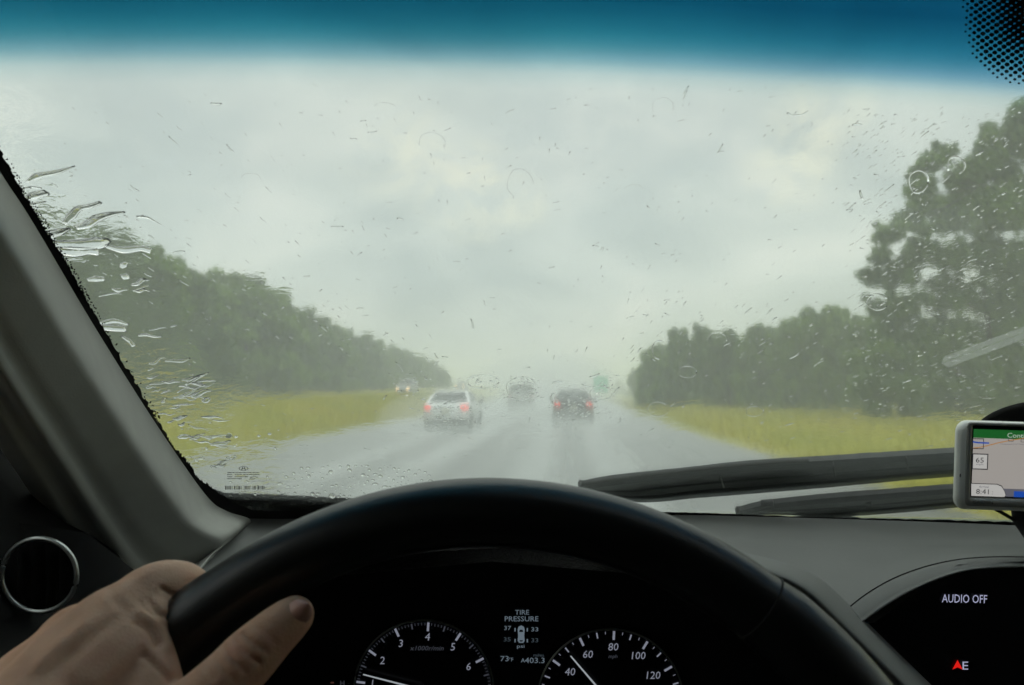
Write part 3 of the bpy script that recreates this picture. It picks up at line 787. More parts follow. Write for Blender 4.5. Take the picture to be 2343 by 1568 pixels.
# rivulets blown along the left pillar: individual streaks, traced
riv = MB
def rivulet(path, wid, label='wind-blown rivulet of rain water on the glass beside the left pillar', n=5, hf=.28, wedge=0):
    c = smooth_curve([(x, y) for x, y in path], n); ww = np.interp(np.linspace(0, 1, len(c)), np.linspace(0, 1, len(wid)), wid)
    q = MB(); ridge(q, c, ww * (.78 if wedge else 1), hf, 10, OFF, wedge); ob = q.build('rivulet', M['water'])
    # origin on the glass
    ctr = Vector(np.mean(np.array(q.v), 0)); ob.data.transform(Matrix.Translation(-ctr)); ob.location = ctr
    tag(ob, label, 'water streak', 'rivulets of rain beside the left pillar')
rivulet([(60, 416), (86, 402), (130, 393), (172, 379)], [3, 9, 7, 1.5], 'topmost rivulet on the glass by the left pillar, thin dark and tapering to the right', wedge=1.3)
rivulet([(146, 512), (163, 494), (180, 477), (205, 471), (231, 462)], [6, 11, 9, 8, 5], 'wavy dark rivulet above the left tree tops, upper of two parallel ones', wedge=1.3)
rivulet([(172, 520), (200, 513), (222, 499), (250, 490), (286, 484)], [8, 12, 13, 9, 3], 'wavy dark rivulet above the left tree tops, lower of two parallel ones', wedge=1.3)
rivulet([(312, 495), (335, 496), (352, 504), (370, 514)], [4, 5, 3, 1.5], 'short thin rivulet bending down, farthest right above the left tree tops', wedge=1.3)
rivulet([(56, 455), (80, 446), (108, 440)], [6, 12, 10], 'stubby dark rivulet touching the black frit of the left pillar', wedge=1.3)
rivulet([(70, 426), (96, 430)], [3, 3], wedge=1.3); rivulet([(48, 432), (70, 428)], [3, 4], wedge=1.3)
rivulet([(60, 470), (88, 464), (105, 460)], [3, 5, 2], wedge=1.3)
rivulet([(105, 538), (135, 530), (160, 522)], [14, 12, 4], wedge=1.3)
rivulet([(126, 558), (175, 560), (225, 556), (250, 548)], [10, 14, 16, 6], 'long flat rivulet across the top of the left trees by the pillar')
rivulet([(132, 573), (165, 576), (200, 574), (224, 576)], [12, 15, 10, 12], 'long pale rivulet just below the flat one across the left trees')
rivulet([(240, 562), (280, 572), (320, 568), (345, 574)], [6, 10, 8, 10])
rivulet([(200, 640), (220, 638), (238, 638)], [4, 8, 6], 'white lens-shaped streak of water within the left trees')
rivulet([(278, 634), (292, 632)], [7, 8]); rivulet([(228, 740), (262, 734), (294, 742)], [5, 7, 4], 'black-edged streak at the pillar halfway down the left trees')
rivulet([(230, 748), (258, 750), (288, 752)], [10, 12, 10], 'bright white band of water beside the pillar halfway down the left trees')
rivulet([(278, 768), (296, 780), (306, 792)], [5, 9, 7])
for x0, y0, x1, y1, k in [(290, 815, 440, 905, 14), (330, 880, 490, 1010, 30), (380, 990, 520, 1075, 14), (180, 600, 420, 780, 9)]:
    for _ in range(k):
        x, y = random.uniform(x0, x1), random.uniform(y0, y1)
        if x < np.interp(y, [590, 718, 924, 1026, 1091], [150, 220, 340, 404, 455]) + 6: continue
        ln = random.uniform(14, 62); an = random.uniform(-.15, .45)
        path = [(x + ln * t, y - ln * t * an + random.uniform(-4, 4)) for t in (0, .33, .66, 1)]
        wv = random.uniform(2.5, 8.5); rivulet(path, [wv * .5, wv, wv * random.uniform(.6, 1.2), wv * .3], hf=random.uniform(.12, .26), wedge=random.choice([0, 1.1, 1.4]))

# beads in the corner the wiper does not reach: individuals sharing a few shapes
SAG = -1.0
def bead_mesh(el, hf):
    bm = bmesh.new(); n = 12; rings = []
    for j, (q, h) in enumerate(((1, 0), (.93, .42), (.74, .74), (.42, .94))):
        rings.append([bm.verts.new((q * math.cos(2 * math.pi * k / n) * el, q * math.sin(2 * math.pi * k / n) * 1.0 + SAG * h * .62, h * hf)) for k in range(n)])
    top = bm.verts.new((0, SAG * .62, hf)); bot = bm.verts.new((0, 0, 0))
    for a, c in zip(rings[:-1], rings[1:]):
        for k in range(n): bm.faces.new((a[k], a[(k + 1) % n], c[(k + 1) % n], c[k]))
    for k in range(n):
        bm.faces.new((rings[-1][k], rings[-1][(k + 1) % n], top)); bm.faces.new((rings[0][(k + 1) % n], rings[0][k], bot))
    me = bpy.data.meshes.new('raindrop'); bm.to_mesh(me); bm.free()
    me.polygons.foreach_set('use_smooth', [True] * len(me.polygons)); me.materials.append(M['water']); return me
beads = [bead_mesh(1.0, .62), bead_mesh(1.3, .66), bead_mesh(1.8, .6), bead_mesh(.9, .6)]
def bead(x, y, r, label, group, cat='raindrop'):
    p = ws(x, y, OFF); n = Vector(ws_n(p)); X = Vector((1, 0, 0)); X = (X - n * X.dot(n)).normalized(); Yv = n.cross(X)
    s = .92 * r * np.linalg.norm(p - EYE) / F
    o = bpy.data.objects.new('raindrop', random.choice(beads)); COL.objects.link(o)
    R3 = Matrix((X, Yv, n)).transposed().to_4x4()
    o.matrix_world = Matrix.Translation(Vector(p)) @ R3 @ Matrix.Rotation(random.uniform(-.25, .25), 4, 'Z') @ Matrix.Diagonal((s, s * random.uniform(1.0, 1.5), s, 1))
    tag(o, label, cat, group)
for _ in range(70):
    x, y = random.uniform(520, 800), random.uniform(1134, 1168)
    if y < 1150 and x < 545: continue
    bead(x, y, random.uniform(1.6, 4), 'raindrop in front of the dark cowl strip at the foot of the glass', 'raindrops before the cowl')
lab = 'small round raindrop on the unwiped lower corner of the glass, between barcode and steering wheel'
drops = [(870, 1090, 6.5), (757, 1080, 5), (706, 1089, 5), (738, 1094, 4), (797, 1066, 4), (800, 1076, 5.5), (830, 1087, 5), (750, 1066, 3), (690, 1071, 4), (672, 1083, 4), (640, 1106, 4), (655, 1090, 3.5),
         (770, 1110, 4), (760, 1135, 7), (715, 1130, 6), (845, 1075, 4.5), (870, 1072, 4), (858, 1107, 4.5), (880, 1113, 4), (902, 1072, 4), (921, 1092, 4.5), (935, 1076, 4), (950, 1085, 3.5), (900, 1098, 3.5)]
while len(drops) < 120:
    x, y, r = random.uniform(645, 985), random.uniform(1064, 1148), random.choice([1.8, 2.2, 2.6, 3, 3.6])
    if y > 1150 - max(0, x - 760) * .17 or y < 1060 + max(0, x - 780) * .04: continue
    if all((x - a) ** 2 + (y - b_) ** 2 > (r + c + 2.5) ** 2 for a, b_, c in drops): drops.append((x, y, r))
for x, y, r in drops: bead(x, y, r, lab, 'raindrops on the unwiped lower corner')
for _ in range(34):
    x, y = random.uniform(400, 640), random.uniform(980, 1160)
    if y > 1026 + (x - 400) * .85 or y > 1152: continue
    bead(x, y, random.uniform(2, 4), 'raindrop near the etched emblem at the foot of the left pillar', 'raindrops at the foot of the pillar')

# ring-shaped splashes
def ring(x, y, rx, ry, label, a0=0, a1=2 * math.pi, wd=1.3):
    q = MB(); k = 22; ph = random.uniform(0, 6)
    path = [(x + rx * (1 + .05 * math.sin(3 * a + ph)) * math.cos(a), y + ry * (1 + .06 * math.sin(2 * a + ph)) * math.sin(a)) for a in np.linspace(a0, a1, k)]
    ridge(q, path, [wd * (.45 + .55 * abs(math.sin(1.5 * t + ph))) for t in np.linspace(0, 6, k)], .22)
    ob = q.build('splash_ring', M['water']); ctr = Vector(np.mean(np.array(q.v), 0)); ob.data.transform(Matrix.Translation(-ctr)); ob.location = ctr
    tag(ob, label, 'splash ring', 'ring-shaped splashes on the windscreen')
ring(1192, 888, 34, 27, 'splash ring on the glass circling the far dark car')
ring(1104, 872, 36, 16, 'wide flat splash ring left of the far dark car', .1, 6.2)
ring(1374, 898, 25, 16, 'splash ring just below the green sign')
ring(987, 328, 30, 26, 'large faint splash ring high in the clouds left of centre', 2.8, 6.9)
ring(1190, 420, 30, 34, 'large faint splash ring in front of the pale cloud gap', 2.0, 6.5)
ring(1516, 246, 24, 22, 'faint splash ring under the blue band right of centre', 2.6, 6.8)
ring(573, 408, 22, 12, 'faint splash ring in the sky above the left tree line', 3, 6.6)
ring(1450, 434, 20, 12, 'small arc-shaped splash ring in the sky right of the pale cloud gap', 3.2, 6.2)
ring(2100, 415, 22, 26, 'splash ring over the top left of the big roadside tree', wd=3.2)
ring(2186, 378, 20, 20, 'splash ring over the topmost clump of the big roadside tree', 2.5, 7.5, wd=3)
ring(1572, 850, 20, 14, 'splash ring over the middle of the right thicket')
ring(1505, 935, 24, 16, 'splash ring where the right grass strip meets the thicket', .2, 5.6)
ring(2006, 690, 24, 18, 'splash ring over the lower left branch of the big roadside tree', .5, 5.9, 3)
ring(1640, 775, 22, 14, 'splash ring on the skyline of the right thicket', 3, 6.6)
ring(1508, 800, 16, 22, 'splash ring on the left end of the right thicket', 1.6, 5.6, 2.6)
ring(880, 245, 24, 10, 'faint arc-shaped splash under the blue band left of centre', 3.2, 6.2)
ring(1822, 250, 26, 14, 'curved splash in the cloud under the right part of the blue band', .2, 2.6, 2.6)
ring(1725, 940, 20, 12, 'splash ring on the upper edge of the right grass strip')

# fine spatter nobody could count
mb = MB()
def tree_w(x, y):
    s = .34
    if x > 1930 and 260 < y < 960: s = 2.2
    if x < 1030: s *= 1 + 4 * math.exp(-((y - np.interp(x, [150, 300, 600, 1000], [530, 560, 690, 845])) / 45) ** 2)
    if x > 1450: s *= 1 + 3 * math.exp(-((y - 770) / 60) ** 2) * (x < 1960)
    return s
cnt = 0
while cnt < 1700:
    x, y = random.uniform(60, 2400), random.uniform(185, 1060)
    if y < 215 + max(0, x - 1700) * .06 and random.random() < .6: continue
    if x < np.interp(y, [354, 718, 1058], [20, 235, 450]): continue
    if y > 1030 and x > 1300: continue
    if random.random() > tree_w(x, y) / 3.2: continue
    cnt += 1
    big = random.random()
    ln = (4 + 12 * random.random() ** 2) if big < .95 else random.uniform(12, 30)
    wd = random.uniform(.9, 1.9) if big < .95 else random.uniform(1.6, 3.2)
    base = math.atan2(y - 1150, x - 1190)
    side = min(1, abs(x - 1190) / 700)
    an = base if random.random() < .35 + .5 * side else random.gauss(-.15, .3) if random.random() < .7 else random.uniform(-1.2, 1.2)
    cur = random.uniform(-.8, .8); k = 4 if ln < 16 else 6; P = []; xx, yy = x, y
    for i in range(k):
        P.append((xx, yy)); a = an + cur * (i / (k - 1) - .5); xx += ln / (k - 1) * math.cos(a); yy += ln / (k - 1) * math.sin(a)
    wp = [wd * (.3 + .7 * math.sin(math.pi * (i + .6) / k)) for i in range(k)]
    ridge(mb, P, wp, random.uniform(.10, .22), 4)
for (cx_, cy_, rx, ry, n_) in [(1018, 945, 78, 46, 150), (1311, 925, 58, 40, 130), (1192, 890, 40, 30, 80), (1100, 872, 46, 22, 30), (1380, 885, 34, 30, 30), (938, 880, 40, 26, 40)]:
    for _ in range(int(n_ * .8)):      # droplets blown through the wiped field, seen against the cars
        x, y = random.gauss(cx_, rx * .5), random.gauss(cy_, ry * .5); ln = random.uniform(2.5, 8); an = random.gauss(-.15, .45)
        ridge(mb, [(x + ln * t * math.cos(an), y + ln * t * math.sin(an)) for t in (0, .34, .67, 1)], [.8, random.uniform(1.6, 3), 1.6, .6], random.uniform(.10, .24), 4)
tag(mb.build('rain_spatter', M['water']), kind='stuff')

# a pale translucent strip just inside the glass above the navigator
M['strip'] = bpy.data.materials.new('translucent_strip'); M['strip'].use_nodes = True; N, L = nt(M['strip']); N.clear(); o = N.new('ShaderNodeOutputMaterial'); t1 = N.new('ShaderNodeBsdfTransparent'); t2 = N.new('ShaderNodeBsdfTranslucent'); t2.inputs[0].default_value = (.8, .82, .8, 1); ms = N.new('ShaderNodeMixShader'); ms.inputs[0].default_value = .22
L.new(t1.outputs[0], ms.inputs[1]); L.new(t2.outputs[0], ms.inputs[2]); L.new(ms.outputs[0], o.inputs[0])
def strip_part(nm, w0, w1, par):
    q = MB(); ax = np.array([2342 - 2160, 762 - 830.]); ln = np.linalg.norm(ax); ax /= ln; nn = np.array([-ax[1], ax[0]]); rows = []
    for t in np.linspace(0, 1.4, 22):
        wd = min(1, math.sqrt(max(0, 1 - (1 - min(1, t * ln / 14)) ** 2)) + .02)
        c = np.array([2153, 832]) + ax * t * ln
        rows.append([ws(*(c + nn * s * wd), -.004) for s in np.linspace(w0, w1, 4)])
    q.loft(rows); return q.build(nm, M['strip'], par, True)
st = thing('pale_strip', 'pale translucent strip with rounded end on the glass before the right trees', 'strip', tuple(ws(2153, 832, -.004)))
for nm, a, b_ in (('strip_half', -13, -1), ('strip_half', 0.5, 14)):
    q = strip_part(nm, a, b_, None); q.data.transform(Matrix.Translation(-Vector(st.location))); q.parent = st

# ---- A-pillar
Rl = [(-140, 150), (-80, 255), (0, 393), (54, 475), (108, 564), (202, 724), (316, 907), (402, 1037), (477, 1140), (520, 1170), (575, 1193), (528, 1240), (474, 1300), (424, 1360)]
Ll = [(-420, 250), (-380, 360), (-260, 560), (-190, 680), (-110, 790), (-10, 950), (90, 1100), (160, 1210), (225, 1310), (255, 1350), (285, 1390), (300, 1410), (310, 1430), (320, 1450)]
Rs, Ls = smooth_curve(Rl, 6), smooth_curve(Ll, 6)
m = MB(); rows = []
for (rx, ry), (lx, ly) in zip(Rs, Ls):
    pr = ws(rx, ry, -.012) if ry < 1185 or rx > 560 else ptY(rx, ry, float(np.interp(ry, [1193, 1360], [.99, .80])))
    dR = float(-((pr - EYE) @ ROT)[2]); row = []
    for s in np.linspace(0, 1, 28):
        f = s ** 1.15
        x, y = rx + (lx - rx) * f, ry + (ly - ry) * f
        dep = dR * (1 - .15 * float(sm(0, .30, s)) - .05 * s + .06 * max(0, s - .6) - .02 * math.exp(-((s - .80) / .06) ** 2))
        row.append(pt(x, y, dep))
    row.append(pt(lx - 30, ly + 15, dR * .86)); rows.append(row)
m.loft(rows); m.build('pillar_trim', M['trim'], car)

# ---- door and left end of the dash: black, with the round side vent
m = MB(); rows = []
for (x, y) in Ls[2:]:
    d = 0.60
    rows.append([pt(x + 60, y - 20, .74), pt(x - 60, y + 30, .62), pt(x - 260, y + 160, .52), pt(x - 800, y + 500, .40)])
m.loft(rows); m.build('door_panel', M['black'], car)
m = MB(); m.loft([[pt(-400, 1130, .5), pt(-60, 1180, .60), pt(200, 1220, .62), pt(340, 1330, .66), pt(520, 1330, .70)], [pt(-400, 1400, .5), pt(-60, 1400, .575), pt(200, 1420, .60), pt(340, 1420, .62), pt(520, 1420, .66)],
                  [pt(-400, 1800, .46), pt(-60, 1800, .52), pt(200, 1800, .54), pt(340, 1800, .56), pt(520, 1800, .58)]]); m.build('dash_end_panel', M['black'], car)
def ringpath(cx, cy, r, d, n=48, ry=None): return [pt(cx + r * math.cos(2 * math.pi * k / n), cy + (ry or r) * math.sin(2 * math.pi * k / n), d) for k in range(n + 1)]
vent = MB(); vent.tube(ringpath(90, 1316, 85.5, .555, 56, 84), 5.6 * .555 / F, 10, False); vent = vent.build('side_vent', M['chrome'], car)
m = MB(); m.add([pt(90, 1316, .572)] + ringpath(90, 1316, 84, .57, 40)[:-1], [(0, k + 1, (k + 1) % 40 + 1) for k in range(40)]); m.build('vent_back', M['black'], vent)
for dx in (-48, -16, 16, 48):
    m = MB(); hh = math.sqrt(80 ** 2 - dx ** 2); m.loft([[pt(90 + dx - 1, 1316 - hh, .561), pt(90 + dx - 1, 1316 + hh, .561)], [pt(90 + dx - 1.5, 1316 - hh, .5685), pt(90 + dx - 1.5, 1316 + hh, .5685)]]); m.build('vane', M['black'], vent)

# ---- dashboard top
m = MB()
gx = [1180, 1400, 1600, 1800, 2000, 2180, 2342, 2520, 2700]
R = [([1178, 1178, 1179, 1184, 1190, 1196, 1203, 1212, 1222], 1.06), ([1186, 1187, 1190, 1195, 1201, 1207, 1214, 1223, 1233], 1.02), ([1200, 1203, 1210, 1219, 1226, 1231, 1235, 1244, 1254], .96),
     ([1211, 1215, 1224, 1236, 1243, 1245, 1246, 1255, 1265], .92), ([1218, 1223, 1234, 1249, 1255, 1254, 1253, 1262, 1272], .905), ([1236, 1242, 1256, 1272, 1285, 1266, 1261, 1270, 1280], .86),
     ([1245, 1252, 1272, 1305, 1322, 1276, 1269, 1278, 1288], .79), ([1250, 1258, 1285, 1350, 1368, 1284, 1277, 1284, 1294], .73), ([1255, 1262, 1292, 1440, 1425, 1292, 1284, 1291, 1300], .68)]
Rf = []
for a, c in zip(R[:-1], R[1:]):
    for t in (0, .5): Rf.append(([u + (v - u) * t for u, v in zip(a[0], c[0])], a[1] + (c[1] - a[1]) * t))
Rf.append(R[-1])
xx = np.linspace(1180, 2700, 40)
m.loft([[ptY(x, float(np.interp(x, gx, r)), Y) for x in xx] for r, Y in Rf]); dash = m.build('dashboard', M['dash'], car)
m = MB(); m.loft([[ptY(556, 1188, .985), ptY(660, 1178, 1.02), ptY(760, 1172, 1.03), ptY(950, 1172, 1.04), ptY(1250, 1175, 1.05)], [ptY(508, 1243, .885), ptY(640, 1225, .95), ptY(760, 1222, .97), ptY(950, 1222, .97), ptY(1250, 1225, .97)],
                  [ptY(455, 1304, .775), ptY(620, 1280, .87), ptY(760, 1250, .78), ptY(950, 1240, .8), ptY(1250, 1240, .8)], [ptY(425, 1420, .70), ptY(560, 1380, .78), ptY(760, 1262, .75), ptY(950, 1250, .78), ptY(1250, 1250, .78)]])
m.build('dash_corner', M['dash'], car)

# ---- hood over the instruments
Li = smooth_curve([(330, 1750), (425, 1560), (490, 1420), (600, 1330), (800, 1272), (1125, 1240), (1450, 1258), (1640, 1292), (1804, 1345), (1905, 1432), (2030, 1556), (2170, 1700), (2330, 1870)], 6)
Lo = smooth_curve([(270, 1690), (375, 1490), (450, 1360), (560, 1285), (780, 1232), (1125, 1205), (1480, 1222), (1690, 1262), (1850, 1308), (1962, 1404), (2131, 1568), (2290, 1720), (2450, 1880)], 6)
m = MB(); rows = []
for a, c in zip(Li, Lo):
    row = []
    for s in np.linspace(0, 1, 9):
        row.append(pt(*(a + (c - a) * s), .56 + .10 * s * s - .022 * math.sin(math.pi * s)))
    row.append(pt(*(c + np.array([0, 26])), .72)); rows.append(row)
m.loft(rows); hood_lip = m.build('instrument_hood', M['dash'], car)
m = MB(); m.loft([[pt(*a, .56), pt(*(a + (np.array([1125, 1480]) - a) * .03), .60), pt(*(a + (np.array([1125, 1480]) - a) * .06), .76)] for a in Li]); m.build('hood_lining', M['black'], car)

# ---- instrument panel
D = .72
def quad(q, x0, y0, x1, y1, d): q.add([pt(x0, y1, d), pt(x1, y1, d), pt(x1, y0, d), pt(x0, y0, d)], [(0, 1, 2, 3)])
m = MB(); m.add([pt(x, y, .735) for x, y in ((640, 1330), (1125, 1285), (1640, 1330), (1840, 1480), (2000, 1700), (2000, 2000), (350, 2000), (350, 1700), (480, 1480))], [tuple(range(9))]); panel = m.build('instrument_panel', M['gloss_black'], car, False)
def ptext(s, x, y, cap, d, material, parent, name='lettering', roll=0.0, wpx=None, slant=0.0):
    v, f = font_polys(s); hgt = v[:, 1].max() - v[:, 1].min(); k = cap / hgt
    kx = k if wpx is None else wpx / (v[:, 0].max() - v[:, 0].min())
    cr, sr = math.cos(roll), math.sin(roll); vs = []
    for a, b_ in v:
        dx, dy = (a + slant * b_) * kx, -b_ * k
        vs.append(pt(x + dx * cr - dy * sr, y + dx * sr + dy * cr, d))
    q = MB(); q.add(vs, f); return q.build(name, material, parent, False)
def bar(q, p0, p1, w0, w1, d):
    a, c = np.array(p0, float), np.array(p1, float); t = (c - a) / np.linalg.norm(c - a); n = np.array([-t[1], t[0]])
    q.add([pt(*(a + n * w0 / 2), d), pt(*(c + n * w1 / 2), d), pt(*(c - n * w1 / 2), d), pt(*(a - n * w0 / 2), d)], [(0, 1, 2, 3)])
def gauge(name, cx, cy, r, a_mid, step, nums, mid, sub, needle_deg, tip, lit):
    g = MB(); g.add([pt(cx, cy, D)] + ringpath(cx, cy, r, D, 60)[:-1], [(0, k + 1, (k + 1) % 60 + 1) for k in range(60)]); g = g.build(name, M['gloss_black'], panel, False)
    g.parent = car
    q = MB(); q.tube(ringpath(cx, cy, r + 1.5, D - .004, 72), 2.2 * D / F, 6, False); q.build('gauge_ring', M['ring_metal'], g)
    P = lambda a, q_: (cx + q_ * math.sin(rad(a)), cy - q_ * math.cos(rad(a)))
    for n, (lx, ly, cap) in nums:
        a = a_mid + step * (n - mid)
        q = MB(); bar(q, P(a, r - 3), P(a, r - 23), 5.2, 5.2, D - .002); q.build('tick', M['dial_white'], g, False)
        ptext(str(n if name == 'tachometer' else n * 20), lx, ly, cap, D - .002, M['dial_white'], g, 'numeral', slant=.12, wpx=None)
    q = MB(); lo, hi = min(n for n, _ in nums) - 1, max(n for n, _ in nums) + 1
    for k in range(int(lo * sub), int(hi * sub) + 1):
        if k % sub == 0: continue
        a = a_mid + step * (k / sub - mid); major = (k % (sub // 2) == 0)
        bar(q, P(a, r - 4), P(a, r - (17 if major else 10)), 3.2 if major else 1.4, 3.2 if major else 1.4, D - .002)
    tag(q.build('minor_ticks', M['dial_white'] if name == 'speedometer' else M['dial_dim'], g, False), kind='stuff')
    q = MB(); bar(q, P(needle_deg, tip), P(needle_deg, 8), 3.0, 4.6, D - .006); q.build('needle', M['needle'], g, False)
    return g
tach = gauge('tachometer', 969, 1579, 158, 4, 29.0, [(1, (852, 1563, 15)), (2, (875, 1511, 17)), (3, (917, 1472, 17)), (4, (978, 1457, 17)), (5, (1036, 1480, 17)), (6, (1072, 1525, 17))], 4, 10, -75.5, 143, 0)
ptext('x1000r/min', 977, 1483, 10.5, D - .002, M['dial_dim'], tach, slant=.25, wpx=76)
spd = gauge('speedometer', 1396, 1607, 166, 3, 28.4, [(2, (1304, 1537, 17)), (3, (1345, 1497, 17)), (4, (1403, 1480, 17)), (5, (1461, 1500, 17)), (6, (1495, 1545, 17))], 4, 4, -40.6, 140, 0)
ptext('mph', 1402, 1503, 11, D - .002, M['dial_dim'], spd, slant=.15)
ptext('H', 783, 1563, 11, D - .002, M['dial_dim'], panel)
ptext('-', 760, 1562, 3, D - .002, M['amber'], panel)
# trip display
m = MB(); quad(m, 1135, 1388, 1255, 1525, D); lcd = m.build('trip_display', M['gloss_black'], car, False)
ptext('TIRE', 1194, 1401, 10.5, D - .002, M['lcd'], lcd, wpx=32); ptext('PRESSURE', 1193, 1416, 11.5, D - .002, M['lcd'], lcd, wpx=77)
for s, x, y in (('37', 1161, 1437), ('33', 1223, 1440), ('35', 1160, 1463), ('33', 1223, 1465)): ptext(s, x, y, 9.5, D - .002, M['lcd_dim' if y > 1450 else 'lcd'], lcd, wpx=16)
ptext('psi', 1191, 1480, 10, D - .002, M['lcd'], lcd, wpx=17)
ptext('73', 1154, 1507, 12, D - .002, M['lcd'], lcd, wpx=19); ptext('°F', 1169, 1509, 9, D - .002, M['lcd'], lcd)
ptext('A', 1196, 1511, 9.5, D - .002, M['lcd'], lcd); ptext('403.3', 1223, 1511, 12.5, D - .002, M['lcd'], lcd, wpx=45); ptext('miles', 1232, 1499, 6.5, D - .002, M['lcd_dim'], lcd, wpx=24)
q = MB()      # little car seen from above
out_ = [(1184, 1440), (1186, 1434), (1192, 1431), (1198, 1434), (1200, 1440), (1199, 1455), (1200, 1466), (1197, 1471), (1187, 1471), (1184, 1466), (1185, 1455)]
q.add([pt(x, y, D - .002) for x, y in out_], [tuple(range(len(out_)))])
for x, y in ((1178, 1441), (1206, 1441), (1178, 1466), (1206, 1466)): quad(q, x - 1.4, y - 4, x + 1.4, y + 4, D - .002)
q.build('car_symbol', M['lcd'], lcd, False)
q = MB(); q.add([pt(x, y, D - .003) for x, y in ((1187, 1446), (1197, 1446), (1195, 1441), (1189, 1441))], [(0, 1, 2, 3)]); q.add([pt(x, y, D - .003) for x, y in ((1188, 1465), (1196, 1465), (1195, 1468), (1189, 1468))], [(0, 1, 2, 3)])
q.build('symbol_window', M['gloss_black'], lcd, False)

# ---- centre display in its arched recess
Ls2 = smooth_curve([(1820, 1520), (1900, 1432), (1960, 1375), (2030, 1330), (2105, 1300), (2181, 1282), (2256, 1275), (2342, 1275), (2480, 1282), (2650, 1300)], 6)
Lo2 = smooth_curve([(1860, 1540), (1925, 1462), (1978, 1419), (2030, 1382), (2080, 1353), (2156, 1320), (2231, 1302), (2342, 1297), (2480, 1302), (2640, 1320)], 6)
m = MB(); rows = []
for a, c in zip(Ls2, Lo2):
    rows.append([pt(*(a + (a - c) * .04), .70), pt(*a, .672)] + [pt(*(a + (c - a) * s), .660 - .035 * s + .012 * s * s) for s in np.linspace(.06, .9, 6)] + [pt(*c, .632), pt(*(c + (c - a) * .08), .70), pt(*(c + (c - a) * .1), .80)])
m.loft(rows); m.build('display_hood', M['dash'], car)
m = MB(); m.tube([pt(*a, .664) for a in Ls2], .0006, 6); m.build('seam', M['frit'], dash)
m = MB(); dpx = [tuple(c * 1.0 - (c - np.array([2300, 1560])) * .004) for c in Lo2[6:]]
m.add([pt(x, y, .745) for x, y in dpx] + [pt(2700, 2000, .745), pt(1850, 2000, .745)], [tuple(range(len(dpx) + 2))]); disp = m.build('display_screen', M['gloss_black'], car, False)
ptext('AUDIO OFF', 2206, 1370, 19, .743, M['disp_white'], disp, wpx=103, roll=.02); ptext('E', 2208, 1523, 18, .743, M['disp_white'], disp, wpx=13)
q = MB(); q.add([pt(2190, 1510, .743), pt(2202, 1532, .743), pt(2190, 1527, .743), pt(2178, 1532, .743)], [(0, 3, 2), (0, 2, 1)]); q.build('compass_arrow', M['disp_red'], disp, False)

# ---- steering wheel
_R0 = _Rz(rad(3.170)) @ _Rx(math.pi / 2 + rad(2.629)); RD = ROT @ _R0.T      # turns the first estimate of the wheel into the final view
TL = .184; WC = EYE + RD @ np.array([-.0286, .310, -.2454]); WU = RD @ np.array([0, math.sin(TL), math.cos(TL)]); WN = RD @ np.array([0, -math.cos(TL), math.sin(TL)]); WX_ = RD @ np.array([1., 0, 0]); WR = .19
m = MB(); rows = []
for k in range(180):
    t = 2 * math.pi * k / 180; rd = np.cos(t) * WX_ + np.sin(t) * WU
    dg = math.degrees(t); r = .0152 + .0012 * (1 - float(sm(50, 54, dg)) if dg <= 90 else float(sm(126, 130, dg)))
    for dd in (53,): r -= .0011 * math.exp(-((dg - dd) / .9) ** 2)
    rows.append([WC + WR * rd + r * (math.cos(a) * rd * .98 + math.sin(a) * WN * 1.06) for a in np.linspace(0, 2 * math.pi, 24, endpoint=False)])
rows.append(rows[0]); m.loft(rows, True); wheel = m.build('steering_wheel', M['leather'], car)
for dd in (53,):
    t = rad(dd); rd = np.cos(t) * WX_ + np.sin(t) * WU
    q = MB(); q.tube([WC + WR * rd + .0149 * (math.cos(a) * rd + math.sin(a) * WN * 1.06) for a in np.linspace(0, 2 * math.pi, 25)], .0006, 6, False); q.build('seam', M['stitch'], wheel)
m = MB(); rows = []
for s, hw, hh in ((0, .085, .07), (.03, .08, .065), (.045, .06, .05)):
    rows.append([WC + WN * (s - .03) + math.cos(a) * hw * WX_ * (1 + .15 * abs(math.sin(2 * a))) + math.sin(a) * hh * WU - .03 * WU for a in np.linspace(0, 2 * math.pi, 24, endpoint=False)])
m.loft(rows, True, True); m.build('airbag_cover', M['leather'], wheel)
for a in (8, 172, 270):
    t = rad(a); rd = np.cos(t) * WX_ + np.sin(t) * WU
    q = MB(); q.tube([WC + rd * .06 - WU * .02, WC + rd * .13 - WN * .004, WC + rd * .185], [.03, .02, .014], 10, True); q.build('spoke', M['leather'], wheel)

# ---- cowl, bonnet and wipers outside the glass
m = MB(); m.loft([[np.array([X, WY0 - WK * (X - WX) ** 2 + dy, 1.305 + dz - .03 * max(0, X - .2) ** 2]) for X in np.linspace(-.62, 1.3, 24)] for dy, dz in ((-.05, -.05), (.01, -.014), (.06, -.012), (.16, -.018), (.2, -.035))]); m.build('cowl', M['cowl'], car)
m = MB(); cpx = [(470, 1112), (512, 1126), (570, 1128), (650, 1131), (760, 1136), (1000, 1150), (1250, 1166)]
m.loft([[ws(x, y, .013) for x, y in cpx], [ws(x, y + 1, .006) for x, y in cpx], [ws(x, y + 24, .0055) for x, y in cpx], [ws(x, y + 60, .0055) for x, y in cpx]]); m.build('cowl_corner', M['cowl'], car)
m = MB(); rows = []
for Y, z in ((1.30, 1.255), (1.45, 1.262), (1.6, 1.250), (1.85, 1.212), (2.1, 1.15), (2.3, 1.05), (2.36, .9)):
    rows.append([(X, Y - .1 * (X - .38) ** 2, z - .035 * (X - .38) ** 2) for X in np.linspace(-.5, 1.26, 20)])
m.loft(rows); m.build('bonnet', M['hood'], car)

